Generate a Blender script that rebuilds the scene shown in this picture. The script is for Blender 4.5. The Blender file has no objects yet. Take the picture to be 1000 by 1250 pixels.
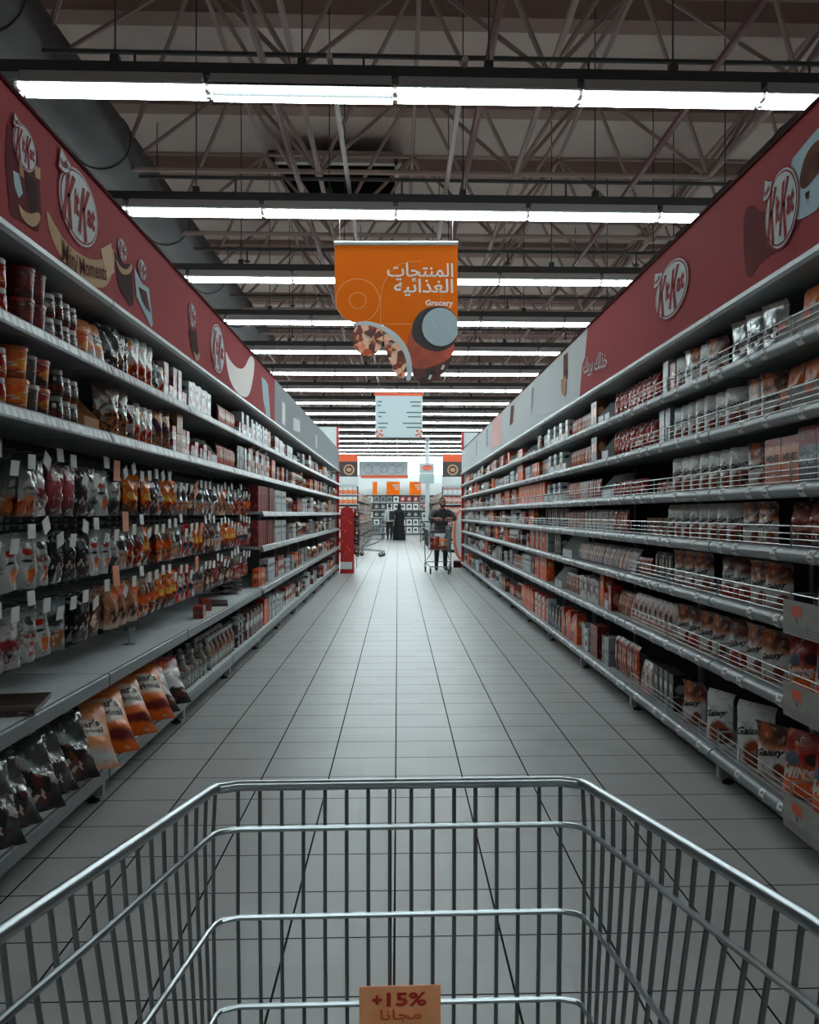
import bpy, bmesh, math, random
from mathutils import Vector, Matrix
from mathutils.geometry import tessellate_polygon

# ------------------------------------------------------------------ basics
SC = bpy.context.scene
COL = SC.collection
U = 0.88                     # metres per drawing unit (a 0.3 m floor tile is 0.341 units)
EYE = 1.35                   # camera height in drawing units
F, XV, YV = 1065.0, 485.5, 627.0
TH = math.radians(1.92)
CT, ST = math.cos(TH), math.sin(TH)
XL, XR = -1.365, 1.59        # shelf fronts
RND = random.Random(11)

def on_side(x, y, X):
    """drawing-unit (Y, z) on the plane X = const seen at photo pixel x, y"""
    u = (x - XV) / F
    zc = X / (CT * u)
    return ((zc - X * ST) / CT, EYE - (y - YV) * zc / F)

def on_front(x, y, Y):
    """drawing-unit (X, z) on the plane Y = const"""
    u = (x - XV) / F * CT
    X = Y * CT * u / (1 - ST * u)
    zc = Y * CT + X * ST
    return (X, EYE - (y - YV) * zc / F)

def lin(c):
    out = []
    for v in c:
        v /= 255.0
        out.append(v / 12.92 if v <= 0.04045 else ((v + 0.055) / 1.055) ** 2.4)
    return (*out, 1.0)

# ------------------------------------------------------------------ materials
_M = {}
def mat(name, col=(128, 128, 128), rough=0.5, metal=0.0, emit=0.0, spec=0.5, noise=0.0, nscale=40.0, coat=0.0):
    if name in _M:
        return _M[name]
    m = bpy.data.materials.new(name)
    m.use_nodes = True
    nt = m.node_tree
    b = nt.nodes['Principled BSDF']
    b.inputs['Base Color'].default_value = lin(col)
    b.inputs['Roughness'].default_value = rough
    b.inputs['Metallic'].default_value = metal
    b.inputs['Specular IOR Level'].default_value = spec
    b.inputs['Coat Weight'].default_value = coat
    if emit:
        b.inputs['Emission Color'].default_value = lin(col)
        b.inputs['Emission Strength'].default_value = emit
    if noise:
        tc = nt.nodes.new('ShaderNodeTexCoord')
        n = nt.nodes.new('ShaderNodeTexNoise')
        n.inputs['Scale'].default_value = nscale
        n.inputs['Detail'].default_value = 4
        r = nt.nodes.new('ShaderNodeValToRGB')
        lo = [max(0, v * (1 - noise)) for v in col]
        hi = [min(255, v * (1 + noise)) for v in col]
        r.color_ramp.elements[0].color = lin(lo)
        r.color_ramp.elements[1].color = lin(hi)
        r.color_ramp.elements[0].position = 0.3
        r.color_ramp.elements[1].position = 0.7
        nt.links.new(tc.outputs['Object'], n.inputs['Vector'])
        nt.links.new(n.outputs['Fac'], r.inputs['Fac'])
        nt.links.new(r.outputs['Color'], b.inputs['Base Color'])
    _M[name] = m
    return m

def art(name, stops, wob=0.06, blobs=(), speck=None, rough=0.38, metal=0.0, const=False, across=False, wscale=4.0, detail=0.55, bump=0.35):
    """printed pack: colour bands up the pack (UV v), print blobs and a speckled food window"""
    if name in _M:
        return _M[name]
    def tone(c):
        g = sum(c) / 3.0
        return tuple(min(255.0, max(4.0, (g + (v - g) * 1.38) * (1.06 if g > 150 else (0.92 if g > 100 else 0.72)))) for v in c)
    m = bpy.data.materials.new(name)
    m.use_nodes = True
    nt = m.node_tree
    N, L = nt.nodes.new, nt.links.new
    b = nt.nodes['Principled BSDF']
    b.inputs['Roughness'].default_value = rough
    b.inputs['Metallic'].default_value = metal
    tc = N('ShaderNodeTexCoord')
    oi = N('ShaderNodeObjectInfo')
    off = N('ShaderNodeVectorMath'); off.operation = 'ADD'
    sc = N('ShaderNodeMath'); sc.operation = 'MULTIPLY'; sc.inputs[1].default_value = 17.0
    L(oi.outputs['Random'], sc.inputs[0])
    L(tc.outputs['UV'], off.inputs[0]); L(sc.outputs[0], off.inputs[1])
    no = N('ShaderNodeTexNoise'); no.inputs['Scale'].default_value = wscale; no.inputs['Detail'].default_value = 3
    L(off.outputs[0], no.inputs['Vector'])
    se = N('ShaderNodeSeparateXYZ'); L(tc.outputs['UV'], se.inputs[0])
    w1 = N('ShaderNodeMath'); w1.operation = 'MULTIPLY_ADD'; w1.inputs[1].default_value = wob * 2; w1.inputs[2].default_value = -wob
    L(no.outputs['Fac'], w1.inputs[0])
    ad = N('ShaderNodeMath'); ad.operation = 'ADD'
    L(se.outputs['X' if across else 'Y'], ad.inputs[0]); L(w1.outputs[0], ad.inputs[1])
    cr = N('ShaderNodeValToRGB')
    cr.color_ramp.interpolation = 'CONSTANT' if const else 'LINEAR'
    els = cr.color_ramp.elements
    while len(els) < len(stops):
        els.new(0.5)
    for e, (p, c) in zip(els, stops):
        e.position = p; e.color = lin(tone(c))
    L(ad.outputs[0], cr.inputs['Fac'])
    cur = cr.outputs['Color']
    def mask(cx, cy, rx, ry, soft=0.15):
        s = N('ShaderNodeVectorMath'); s.operation = 'SUBTRACT'; s.inputs[1].default_value = (cx, cy, 0)
        L(tc.outputs['UV'], s.inputs[0])
        q = N('ShaderNodeVectorMath'); q.operation = 'MULTIPLY'; q.inputs[1].default_value = (1 / rx, 1 / ry, 0)
        L(s.outputs[0], q.inputs[0])
        le = N('ShaderNodeVectorMath'); le.operation = 'LENGTH'; L(q.outputs[0], le.inputs[0])
        a2 = N('ShaderNodeMath'); a2.operation = 'MULTIPLY_ADD'; a2.inputs[1].default_value = 0.7; 
        L(no.outputs['Fac'], a2.inputs[0]); L(le.outputs['Value'], a2.inputs[2])
        mr = N('ShaderNodeMapRange'); mr.inputs['From Min'].default_value = 1.35 - soft; mr.inputs['From Max'].default_value = 1.35 + soft
        mr.inputs['To Min'].default_value = 1; mr.inputs['To Max'].default_value = 0
        L(a2.outputs[0], mr.inputs['Value'])
        return mr.outputs[0]
    def mix(fac, col):
        nonlocal cur
        mx = N('ShaderNodeMix'); mx.data_type = 'RGBA'
        L(fac, mx.inputs['Factor']); L(cur, mx.inputs['A'])
        if isinstance(col, tuple):
            mx.inputs['B'].default_value = lin(tone(col))
        else:
            L(col, mx.inputs['B'])
        cur = mx.outputs['Result']
    for cx, cy, rx, ry, c in blobs:
        mix(mask(cx, cy, rx, ry), c)
    if speck:
        cx, cy, rx, ry, cols, scale = speck
        vo = N('ShaderNodeTexVoronoi'); vo.inputs['Scale'].default_value = scale
        L(off.outputs[0], vo.inputs['Vector'])
        s2 = N('ShaderNodeSeparateColor'); L(vo.outputs['Color'], s2.inputs[0])
        c2 = N('ShaderNodeValToRGB'); c2.color_ramp.interpolation = 'CONSTANT'
        e2 = c2.color_ramp.elements
        while len(e2) < len(cols):
            e2.new(0.5)
        for i, (e, c) in enumerate(zip(e2, cols)):
            e.position = i / len(cols); e.color = lin(tone(c))
        L(s2.outputs[0], c2.inputs['Fac'])
        mix(mask(cx, cy, rx, ry, 0.08), c2.outputs['Color'])
    if detail:
        # small print and pictures: irregular cells inside patches of the face
        r0 = random.Random(name)
        mp = N('ShaderNodeMapping'); mp.inputs['Location'].default_value = (r0.uniform(0, 9), r0.uniform(0, 9), 0); mp.inputs['Scale'].default_value = (1.0, 1.7, 1)
        L(tc.outputs['UV'], mp.inputs[0])
        v1 = N('ShaderNodeTexVoronoi'); v1.inputs['Scale'].default_value = r0.uniform(7, 11); v1.feature = 'F1'
        L(mp.outputs[0], v1.inputs['Vector'])
        n2 = N('ShaderNodeTexNoise'); n2.inputs['Scale'].default_value = 3.4; n2.inputs['Detail'].default_value = 2
        L(mp.outputs[0], n2.inputs['Vector'])
        sp = N('ShaderNodeSeparateColor'); L(v1.outputs['Color'], sp.inputs[0])
        mr2 = N('ShaderNodeMapRange'); mr2.inputs['From Min'].default_value = 0.52; mr2.inputs['From Max'].default_value = 0.58; mr2.inputs['To Max'].default_value = detail
        L(n2.outputs['Fac'], mr2.inputs['Value'])
        cc = N('ShaderNodeValToRGB'); cc.color_ramp.interpolation = 'CONSTANT'
        ce = cc.color_ramp.elements
        pal = [(36, 30, 30), stops[0][1], (206, 200, 194), stops[-1][1], (120, 70, 52)]
        while len(ce) < len(pal): ce.new(0.5)
        for i, (e, c) in enumerate(zip(ce, pal)):
            e.position = i / len(pal); e.color = lin(tone(c))
        L(sp.outputs[0], cc.inputs['Fac'])
        mix(mr2.outputs[0], cc.outputs['Color'])
    if bump:
        n3 = N('ShaderNodeTexNoise'); n3.inputs['Scale'].default_value = 26; n3.inputs['Detail'].default_value = 2
        o3 = N('ShaderNodeVectorMath'); o3.operation = 'ADD'
        L(tc.outputs['Object'], o3.inputs[0]); L(sc.outputs[0], o3.inputs[1]); L(o3.outputs[0], n3.inputs['Vector'])
        bp = N('ShaderNodeBump'); bp.inputs['Strength'].default_value = bump; bp.inputs['Distance'].default_value = 0.012
        L(n3.outputs['Fac'], bp.inputs['Height']); L(bp.outputs[0], b.inputs['Normal'])
    L(cur, b.inputs['Base Color'])
    _M[name] = m
    return m

# ------------------------------------------------------------------ mesh builder
class MB:
    def __init__(self):
        self.v, self.f, self.mi, self.uv = [], [], [], []
    def add(self, vs, fs, mi=0, uvs=None):
        n = len(self.v)
        self.v += [Vector(p) for p in vs]
        for k, f in enumerate(fs):
            self.f.append([i + n for i in f]); self.mi.append(mi)
            self.uv.append([uvs[i] for i in f] if uvs else None)
        return self
    def box(self, x0, x1, y0, y1, z0, z1, mi=0):
        vs = [(x, y, z) for x in (x0, x1) for y in (y0, y1) for z in (z0, z1)]
        fs = [(0, 1, 3, 2), (4, 6, 7, 5), (0, 4, 5, 1), (2, 3, 7, 6), (0, 2, 6, 4), (1, 5, 7, 3)]
        n = len(self.v)
        self.v += [Vector(p) for p in vs]
        quad = [(0, 0), (0, 1), (1, 1), (1, 0)]
        for f in fs:
            self.f.append([i + n for i in f]); self.mi.append(mi)
            # front/back faces read u along x, v along z; side faces u along y, v along z
            u = []
            for i in f:
                p = vs[i]
                fx = (p[0] - x0) / (x1 - x0 or 1); fy = (p[1] - y0) / (y1 - y0 or 1); fz = (p[2] - z0) / (z1 - z0 or 1)
                if f in (fs[0], fs[1]):
                    u.append((fy, fz))
                elif f in (fs[2], fs[3]):
                    u.append((fx, fz))
                else:
                    u.append((fx, 0.98 if f == fs[5] else 0.02))
            self.uv.append(u)
        return self
    def obox(self, c, ax, ay, az, mi=0):
        c, ax, ay, az = map(Vector, (c, ax, ay, az))
        vs = [c + ax * i + ay * j + az * k for i in (-1, 1) for j in (-1, 1) for k in (-1, 1)]
        return self.add(vs, [(0, 1, 3, 2), (4, 6, 7, 5), (0, 4, 5, 1), (2, 3, 7, 6), (0, 2, 6, 4), (1, 5, 7, 3)], mi)
    def tube(self, pts, r, n=6, mi=0, closed=False, caps=True):
        pts = [Vector(p) for p in pts]
        rs = r if isinstance(r, (list, tuple)) else [r] * len(pts)
        rings = []
        N = len(pts)
        prev = None
        for i, p in enumerate(pts):
            if closed:
                d = pts[(i + 1) % N] - pts[i - 1]
            else:
                d = pts[min(i + 1, N - 1)] - pts[max(i - 1, 0)]
            d.normalize()
            if prev is None:
                a = d.orthogonal().normalized()
            else:
                a = (prev - d * prev.dot(d))
                a = a.normalized() if a.length > 1e-6 else d.orthogonal().normalized()
            prev = a
            b = d.cross(a)
            rings.append([p + (a * math.cos(2 * math.pi * k / n) + b * math.sin(2 * math.pi * k / n)) * rs[i] for k in range(n)])
        vs = [q for ring in rings for q in ring]
        fs = []
        for i in range(N if closed else N - 1):
            j = (i + 1) % N
            for k in range(n):
                fs.append((i * n + k, i * n + (k + 1) % n, j * n + (k + 1) % n, j * n + k))
        if caps and not closed:
            fs.append(tuple(range(n))[::-1]); fs.append(tuple((N - 1) * n + k for k in range(n)))
        return self.add(vs, fs, mi)
    def lathe(self, prof, n=16, mi=0, c=(0, 0, 0), uv=True):
        c = Vector(c)
        vs, us = [], []
        zs = [p[1] for p in prof]; z0, z1 = min(zs), max(zs)
        for r, z in prof:
            for k in range(n + 1):
                a = 2 * math.pi * k / n + math.pi / 2
                vs.append(c + Vector((r * math.cos(a), r * math.sin(a), z)))
                us.append((k / n, (z - z0) / (z1 - z0 or 1)))
        fs = []
        m = n + 1
        for i in range(len(prof) - 1):
            for k in range(n):
                fs.append((i * m + k, i * m + k + 1, (i + 1) * m + k + 1, (i + 1) * m + k))
        return self.add(vs, fs, mi, us)
    def prism(self, poly, fn, a0, a1, mi=0):
        """poly of 2-D points; fn(p, a) -> 3-D; extruded from a0 to a1"""
        n = len(poly)
        vs = [fn(p, a0) for p in poly] + [fn(p, a1) for p in poly]
        tri = tessellate_polygon([[Vector((p[0], p[1], 0)) for p in poly]])
        fs = [tuple(t) for t in tri] + [tuple(i + n for i in reversed(t)) for t in tri]
        fs += [(i, (i + 1) % n, n + (i + 1) % n, n + i) for i in range(n)]
        return self.add(vs, fs, mi)
    def flat(self, fn, poly, off, mi=0):
        tri = tessellate_polygon([[Vector((p[0], p[1], 0)) for p in poly]])
        return self.add([fn(p[0], p[1], off) for p in poly], [tuple(t) for t in tri], mi)
    def text(self, fn, s, cx, cy, w, h, off, mi=0, rot=0.0, bold=0.0, shear=0.0):
        vs, fs = text2d(s, bold, shear)
        c, sn = math.cos(rot), math.sin(rot)
        out = []
        for x, y in vs:
            x, y = x * w, y * h
            out.append(fn(cx + x * c - y * sn, cy + x * sn + y * c, off))
        return self.add(out, fs, mi)
    def mesh(self, name, mats, smooth=0.7, bevel=0.0, weld=False):
        me = bpy.data.meshes.new(name)
        me.from_pydata([p * U for p in self.v], [], self.f)
        for m in (mats if isinstance(mats, (list, tuple)) else [mats]):
            me.materials.append(m)
        me.polygons.foreach_set('material_index', self.mi)
        if any(u for u in self.uv):
            ul = me.uv_layers.new(name='UVMap')
            flat = []
            for u, f in zip(self.uv, self.f):
                for i in range(len(f)):
                    flat += u[i] if u else (0.5, 0.5)
            ul.data.foreach_set('uv', flat)
        bm = bmesh.new(); bm.from_mesh(me)
        if weld:
            bmesh.ops.remove_doubles(bm, verts=bm.verts, dist=1e-5)
        if bevel:
            bmesh.ops.bevel(bm, geom=[e for e in bm.edges if len(e.link_faces) == 2 and e.calc_face_angle(0) > 0.6], offset=bevel * U, segments=2, profile=0.6, affect='EDGES', clamp_overlap=True)
        bmesh.ops.recalc_face_normals(bm, faces=bm.faces)
        bm.to_mesh(me); bm.free()
        if smooth:
            me.polygons.foreach_set('use_smooth', [True] * len(me.polygons))
            me.set_sharp_from_angle(angle=smooth)
        me.update()
        return me
    def build(self, name, mats, parent=None, loc=(0, 0, 0), rz=0.0, **kw):
        return link(name, self.mesh(name, mats, **kw), parent, loc, rz)

_T = {}
def text2d(s, bold=0.0, shear=0.0):
    key = (s, bold, shear)
    if key not in _T:
        c = bpy.data.curves.new('lettering', 'FONT')
        c.body = s; c.size = 1; c.offset = bold; c.shear = shear; c.resolution_u = 2
        o = bpy.data.objects.new('lettering', c)
        COL.objects.link(o)
        dg = bpy.context.evaluated_depsgraph_get()
        me = bpy.data.meshes.new_from_object(o.evaluated_get(dg))
        vs = [(v.co.x, v.co.y) for v in me.vertices]
        fs = [tuple(p.vertices) for p in me.polygons]
        x0, x1 = min(v[0] for v in vs), max(v[0] for v in vs)
        y0, y1 = min(v[1] for v in vs), max(v[1] for v in vs)
        vs = [((x - (x0 + x1) / 2) / (x1 - x0), (y - (y0 + y1) / 2) / (y1 - y0)) for x, y in vs]
        bpy.data.meshes.remove(me)
        bpy.data.objects.remove(o)
        bpy.data.curves.remove(c)
        _T[key] = (vs, fs)
    return _T[key]

def arabic(codes):
    return ''.join(reversed(codes))

def link(name, data, parent=None, loc=(0, 0, 0), rz=0.0, rx=0.0, ry=0.0, scale=None):
    o = bpy.data.objects.new(name, data)
    o.location = Vector(loc) * U
    if rz or rx or ry:
        o.rotation_euler = (rx, ry, rz)
    if scale:
        o.scale = scale
    if parent:
        o.parent = parent
    COL.objects.link(o)
    return o

def tag(o, label, cat, group=None, kind=None):
    o['label'] = label; o['category'] = cat
    if group: o['group'] = group
    if kind: o['kind'] = kind
    return o

def thing(name, label, cat, loc=(0, 0, 0), rz=0.0, group=None):
    return tag(link(name, None, None, loc, rz), label, cat, group)

def struct(o):
    o['kind'] = 'structure'
    return o

ORD1 = 'zeroth first second third fourth fifth sixth seventh eighth ninth tenth eleventh twelfth thirteenth fourteenth fifteenth sixteenth seventeenth eighteenth nineteenth'.split()
TENS = {2: 'twent', 3: 'thirt', 4: 'fort', 5: 'fift', 6: 'sixt', 7: 'sevent', 8: 'eight', 9: 'ninet'}
def ordinal(n):
    if n < 20:
        return ORD1[n]
    if n >= 100:
        return 'hundred-and-' + ordinal(n - 100) if n > 100 else 'hundredth'
    t, k = divmod(n, 10)
    return TENS[t] + ('ieth' if k == 0 else 'y-' + ORD1[k])

def soft(pts, it=2):
    """round the corners of a closed outline"""
    for _ in range(it):
        out = []
        for p, q in zip(pts, pts[1:] + pts[:1]):
            out.append((p[0] * 0.75 + q[0] * 0.25, p[1] * 0.75 + q[1] * 0.25))
            out.append((p[0] * 0.25 + q[0] * 0.75, p[1] * 0.25 + q[1] * 0.75))
        pts = out
    return pts
def arc(cx, cy, rx, ry, a0, a1, n=24):
    return [(cx + rx * math.cos(math.radians(a0 + (a1 - a0) * i / n)), cy + ry * math.sin(math.radians(a0 + (a1 - a0) * i / n))) for i in range(n + 1)]
def ring_poly(cx, cy, rx, ry, wd, n=40):
    """ring as list of quads' polygons"""
    out = []
    for i in range(n):
        a, b = 2 * math.pi * i / n, 2 * math.pi * (i + 1) / n
        out.append([(cx + rx * math.cos(a), cy + ry * math.sin(a)), (cx + rx * math.cos(b), cy + ry * math.sin(b)),
                    (cx + (rx - wd) * math.cos(b), cy + (ry - wd) * math.sin(b)), (cx + (rx - wd) * math.cos(a), cy + (ry - wd) * math.sin(a))])
    return out
# ------------------------------------------------------------------ shared materials
M_STEEL = mat('shelf_steel', (160, 164, 164), 0.42, 0.25, noise=0.05, nscale=30)
M_RAILC = mat('canopy_rail', (160, 166, 167), 0.4)
M_RAIL = mat('rail_plastic', (116, 121, 123), 0.4, spec=0.5, noise=0.06, nscale=60)
M_BACK = mat('back_panel', (40, 40, 42), 0.7)
M_CARTG = mat('cart_grey_steel', (88, 92, 94), 0.4, 0.5)
M_BLACK = mat('black_plastic', (20, 19, 19), 0.5)
M_TAG = mat('paper_tag', (222, 222, 216), 0.6)
M_WHITE = mat('white_board', (206, 212, 212), 0.5)
M_WIRED = mat('basket_wire', (112, 115, 114), 0.38, 0.8)
M_CHROME = mat('chrome_wire', (170, 176, 178), 0.28, 0.9)
M_WIRE = mat('guard_wire', (190, 192, 190), 0.35, 0.5)
M_TRUSS = mat('truss_paint', (158, 136, 128), 0.6)
M_PALE = mat('pale_rail', (170, 160, 155), 0.5)
M_REDP = mat('red_oxide_pipe', (96, 44, 42), 0.5)
M_DARKP = mat('dark_pipe', (44, 40, 40), 0.5)
M_TRUNK = mat('dark_trunking', (50, 46, 45), 0.6)
M_HOUS = mat('lamp_housing', (150, 142, 138), 0.5)
M_REFL = mat('lamp_reflector', (235, 240, 240), 0.4)
M_REFLD = mat('lamp_reflector_grey', (24, 26, 26), 0.6)
M_TUBE = mat('lit_tube', (236, 252, 255), 0.3, emit=25.0)
M_DUCT = mat('duct_metal', (74, 70, 70), 0.55, 0.2, noise=0.12, nscale=3)
M_ORANGE = mat('orange_board', (232, 108, 14), 0.75, spec=0.15)
M_ORANGE2 = mat('orange_print', (222, 84, 30), 0.5)
M_REDB = mat('banner_red', (150, 46, 50), 0.8, spec=0.15)
M_RED = mat('red_print', (176, 28, 30), 0.45)
M_LOGOW = mat('logo_white', (200, 204, 204), 0.8, spec=0.15)
M_LOGOR = mat('logo_red', (140, 22, 28), 0.8, spec=0.15)
M_BROWN = mat('brown_print', (84, 46, 34), 0.85, spec=0.1, noise=0.4, nscale=14)
M_DARKBR = mat('dark_brown_print', (60, 30, 28), 0.85, spec=0.1)
M_BEIGE = mat('beige_print', (186, 148, 112), 0.8, spec=0.15)
M_BLUEW = mat('pale_blue_print', (170, 192, 198), 0.8, spec=0.15)
M_INK = mat('dark_ink', (34, 24, 24), 0.6)
M_CARD = mat('grey_card', (150, 146, 140), 0.75, noise=0.05)
M_KRAFT = mat('kraft_card', (158, 106, 66), 0.8, noise=0.08)
M_GREYB = mat('grey_banner', (138, 142, 144), 0.8, spec=0.15)
M_WHITEW = mat('back_wall_white', (232, 240, 240), 0.6)

# ------------------------------------------------------------------ camera
cam = bpy.data.cameras.new('camera')
cam.sensor_fit = 'VERTICAL'; cam.sensor_height = 24.0; cam.lens = F / 1250.0 * 24.0
cam.shift_x = -(XV + F * math.tan(TH) - 500.0) / 1250.0
cam.shift_y = (YV - 625.0) / 1250.0
cam.clip_start = 0.05; cam.clip_end = 200
co = bpy.data.objects.new('camera', cam); COL.objects.link(co)
co.location = (0, 0, EYE * U); co.rotation_euler = (math.pi / 2, 0, -TH)
SC.camera = co
SC.view_settings.view_transform = 'Standard'
SC.view_settings.look = 'None'
SC.view_settings.gamma = 1.0
SC.view_settings.exposure = 0.12
SC.view_settings.use_curve_mapping = False
SC.cycles.use_denoising = True
SC.cycles.max_bounces = 7
SC.cycles.diffuse_bounces = 4
SC.cycles.glossy_bounces = 3
SC.cycles.sample_clamp_indirect = 6.0
wd = bpy.data.worlds.new('world'); SC.world = wd; wd.use_nodes = True
wd.node_tree.nodes['Background'].inputs[0].default_value = (0.02, 0.022, 0.025, 1)

# ------------------------------------------------------------------ floor with tile joints
def floor_mat():
    m = bpy.data.materials.new('floor_tile'); m.use_nodes = True
    nt = m.node_tree; N, L = nt.nodes.new, nt.links.new
    b = nt.nodes['Principled BSDF']
    tc = N('ShaderNodeTexCoord')
    T = 0.3413 * U
    def line(axis, off, wdt):
        s = N('ShaderNodeSeparateXYZ'); L(tc.outputs['Object'], s.inputs[0])
        a = N('ShaderNodeMath'); a.operation = 'ADD'; a.inputs[1].default_value = off * U + 200 * T + T / 2; L(s.outputs[axis], a.inputs[0])
        d = N('ShaderNodeMath'); d.operation = 'DIVIDE'; d.inputs[1].default_value = T; L(a.outputs[0], d.inputs[0])
        f = N('ShaderNodeMath'); f.operation = 'FRACT'; L(d.outputs[0], f.inputs[0])
        g = N('ShaderNodeMath'); g.operation = 'SUBTRACT'; g.inputs[1].default_value = 0.5; L(f.outputs[0], g.inputs[0])
        h = N('ShaderNodeMath'); h.operation = 'ABSOLUTE'; L(g.outputs[0], h.inputs[0])
        k = N('ShaderNodeMath'); k.operation = 'LESS_THAN'; k.inputs[1].default_value = wdt; L(h.outputs[0], k.inputs[0])
        fl = N('ShaderNodeMath'); fl.operation = 'FLOOR'; L(d.outputs[0], fl.inputs[0])
        return k.outputs[0], fl.outputs[0]
    lx, ix = line('X', 0.010, 0.0105)
    ly, iy = line('Y', -0.0545, 0.0105)
    cx = N('ShaderNodeCombineXYZ'); L(ix, cx.inputs[0]); L(iy, cx.inputs[1])
    wn = N('ShaderNodeTexWhiteNoise'); wn.noise_dimensions = '2D'; L(cx.outputs[0], wn.inputs['Vector'])
    no = N('ShaderNodeTexNoise'); no.inputs['Scale'].default_value = 2.2; no.inputs['Detail'].default_value = 6
    L(tc.outputs['Object'], no.inputs['Vector'])
    mr = N('ShaderNodeMapRange'); mr.inputs['To Min'].default_value = 0.88; mr.inputs['To Max'].default_value = 1.08
    av = N('ShaderNodeMath'); av.operation = 'ADD'; L(wn.outputs['Value'], av.inputs[0]); L(no.outputs['Fac'], av.inputs[1])
    hv = N('ShaderNodeMath'); hv.operation = 'MULTIPLY'; hv.inputs[1].default_value = 0.5; L(av.outputs[0], hv.inputs[0])
    L(hv.outputs[0], mr.inputs['Value'])
    base = N('ShaderNodeMix'); base.data_type = 'RGBA'; base.blend_type = 'MULTIPLY'; base.inputs['Factor'].default_value = 1
    base.inputs['A'].default_value = lin((176, 175, 173))
    L(mr.outputs[0], base.inputs['B'])
    m1 = N('ShaderNodeMix'); m1.data_type = 'RGBA'; L(ly, m1.inputs['Factor']); L(base.outputs['Result'], m1.inputs['A']); m1.inputs['B'].default_value = lin((46, 46, 46))
    m2 = N('ShaderNodeMix'); m2.data_type = 'RGBA'; L(lx, m2.inputs['Factor']); L(m1.outputs['Result'], m2.inputs['A']); m2.inputs['B'].default_value = lin((36, 36, 36))
    L(m2.outputs['Result'], b.inputs['Base Color'])
    jm = N('ShaderNodeMath'); jm.operation = 'MAXIMUM'; L(lx, jm.inputs[0]); L(ly, jm.inputs[1])
    sv = N('ShaderNodeMath'); sv.operation = 'MULTIPLY_ADD'; sv.inputs[1].default_value = -0.45; sv.inputs[2].default_value = 0.5
    L(jm.outputs[0], sv.inputs[0]); L(sv.outputs[0], b.inputs['Specular IOR Level'])
    rv = N('ShaderNodeMath'); rv.operation = 'MULTIPLY_ADD'; rv.inputs[1].default_value = 0.5; rv.inputs[2].default_value = 0.40
    L(jm.outputs[0], rv.inputs[0]); L(rv.outputs[0], b.inputs['Roughness'])
    return m
struct(MB().box(-10, 10, -6, 57.5, -0.1, 0).build('floor', floor_mat(), smooth=0))
ZC = 7.7                                          # roof deck height
struct(MB().box(-10, 10, -6, 57.5, ZC, ZC + 0.12).build('ceiling', mat('roof_deck', (206, 188, 180), 0.8, noise=0.06, nscale=0.6), smooth=0))
M_WALLD = mat('side_wall', (120, 112, 108), 0.8)
struct(MB().box(-10.2, -10, -6, 57.5, 0, ZC).build('wall_left', M_WALLD, smooth=0))
struct(MB().box(10, 10.2, -6, 57.5, 0, ZC).build('wall_right', M_WALLD, smooth=0))
struct(MB().box(-10.2, 10.2, 57.5, 57.7, 0, ZC).build('wall_back', M_WHITEW, smooth=0))
struct(MB().box(-10.2, 10.2, -6.2, -6, 0, ZC).build('wall_front', M_WALLD, smooth=0))

# ------------------------------------------------------------------ space-frame roof structure
MOD = 2.42
ZB, ZT = EYE + 4.2, EYE + 5.88
xb = [-0.966 + MOD * i for i in range(-3, 4)]
xt = [0.244 + MOD * i for i in range(-4, 4)]
yb = [8.33 + MOD * i for i in range(-2, 15)]
yt = [7.12 + MOD * i for i in range(-2, 16)]
for y in yb:
    struct(MB().tube([(xb[0], y, ZB), (xb[-1], y, ZB)], 0.032, 6).build('ceiling_beam', M_TRUSS))
for x in xb:
    struct(MB().tube([(x, yb[0], ZB), (x, yb[-1], ZB)], 0.032, 6).build('ceiling_beam', M_TRUSS))
for y in yt:
    struct(MB().tube([(xt[0], y, ZT), (xt[-1], y, ZT)], 0.03, 6).build('ceiling_beam', M_TRUSS))
for x in xt:
    struct(MB().tube([(x, yt[0], ZT), (x, yt[-1], ZT)], 0.03, 6).build('ceiling_beam', M_TRUSS))
for j, y in enumerate(yb):
    b = MB()
    for x in xb:
        for dx in (-MOD / 2, MOD / 2):
            for dy in (-MOD / 2, MOD / 2):
                b.tube([(x, y, ZB), (x + dx, y + dy, ZT)], 0.027, 5)
        b.lathe([(0.0, -0.07), (0.05, -0.05), (0.07, 0), (0.05, 0.05), (0, 0.07)], 8, 0, (x, y, ZB))
    struct(b.build('ceiling_brace', M_TRUSS))
for i in range(18):                                # purlins under the deck
    y = 6.0 + MOD * i
    struct(MB().box(-9.9, 9.9, y - 0.16, y + 0.16, ZC - 0.26, ZC).build('ceiling_purlin', mat('purlin', (150, 122, 114), 0.8), smooth=0))

# smoke hatch in the deck
h = MB().box(-2.05, -0.05, 14.8, 16.9, ZC - 0.40, ZC - 0.30)
hatch = h.build('roof_hatch', mat('hatch_dark', (16, 15, 15), 0.95, spec=0.0), smooth=0)
tag(hatch, 'dark rectangular roof hatch in a pale frame above the roof trusses', 'hatch')
b = MB()
for a in ((-2.15, -0.0, 14.68, 14.8), (-2.15, -0.0, 16.9, 17.02)):
    b.box(*a, ZC - 0.46, ZC - 0.26)
for a in ((-2.17, -2.05, 14.68, 17.02), (-0.05, 0.07, 14.68, 17.02)):
    b.box(*a, ZC - 0.46, ZC - 0.26)
b.build('hatch_frame', M_PALE, hatch, smooth=0)

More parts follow.
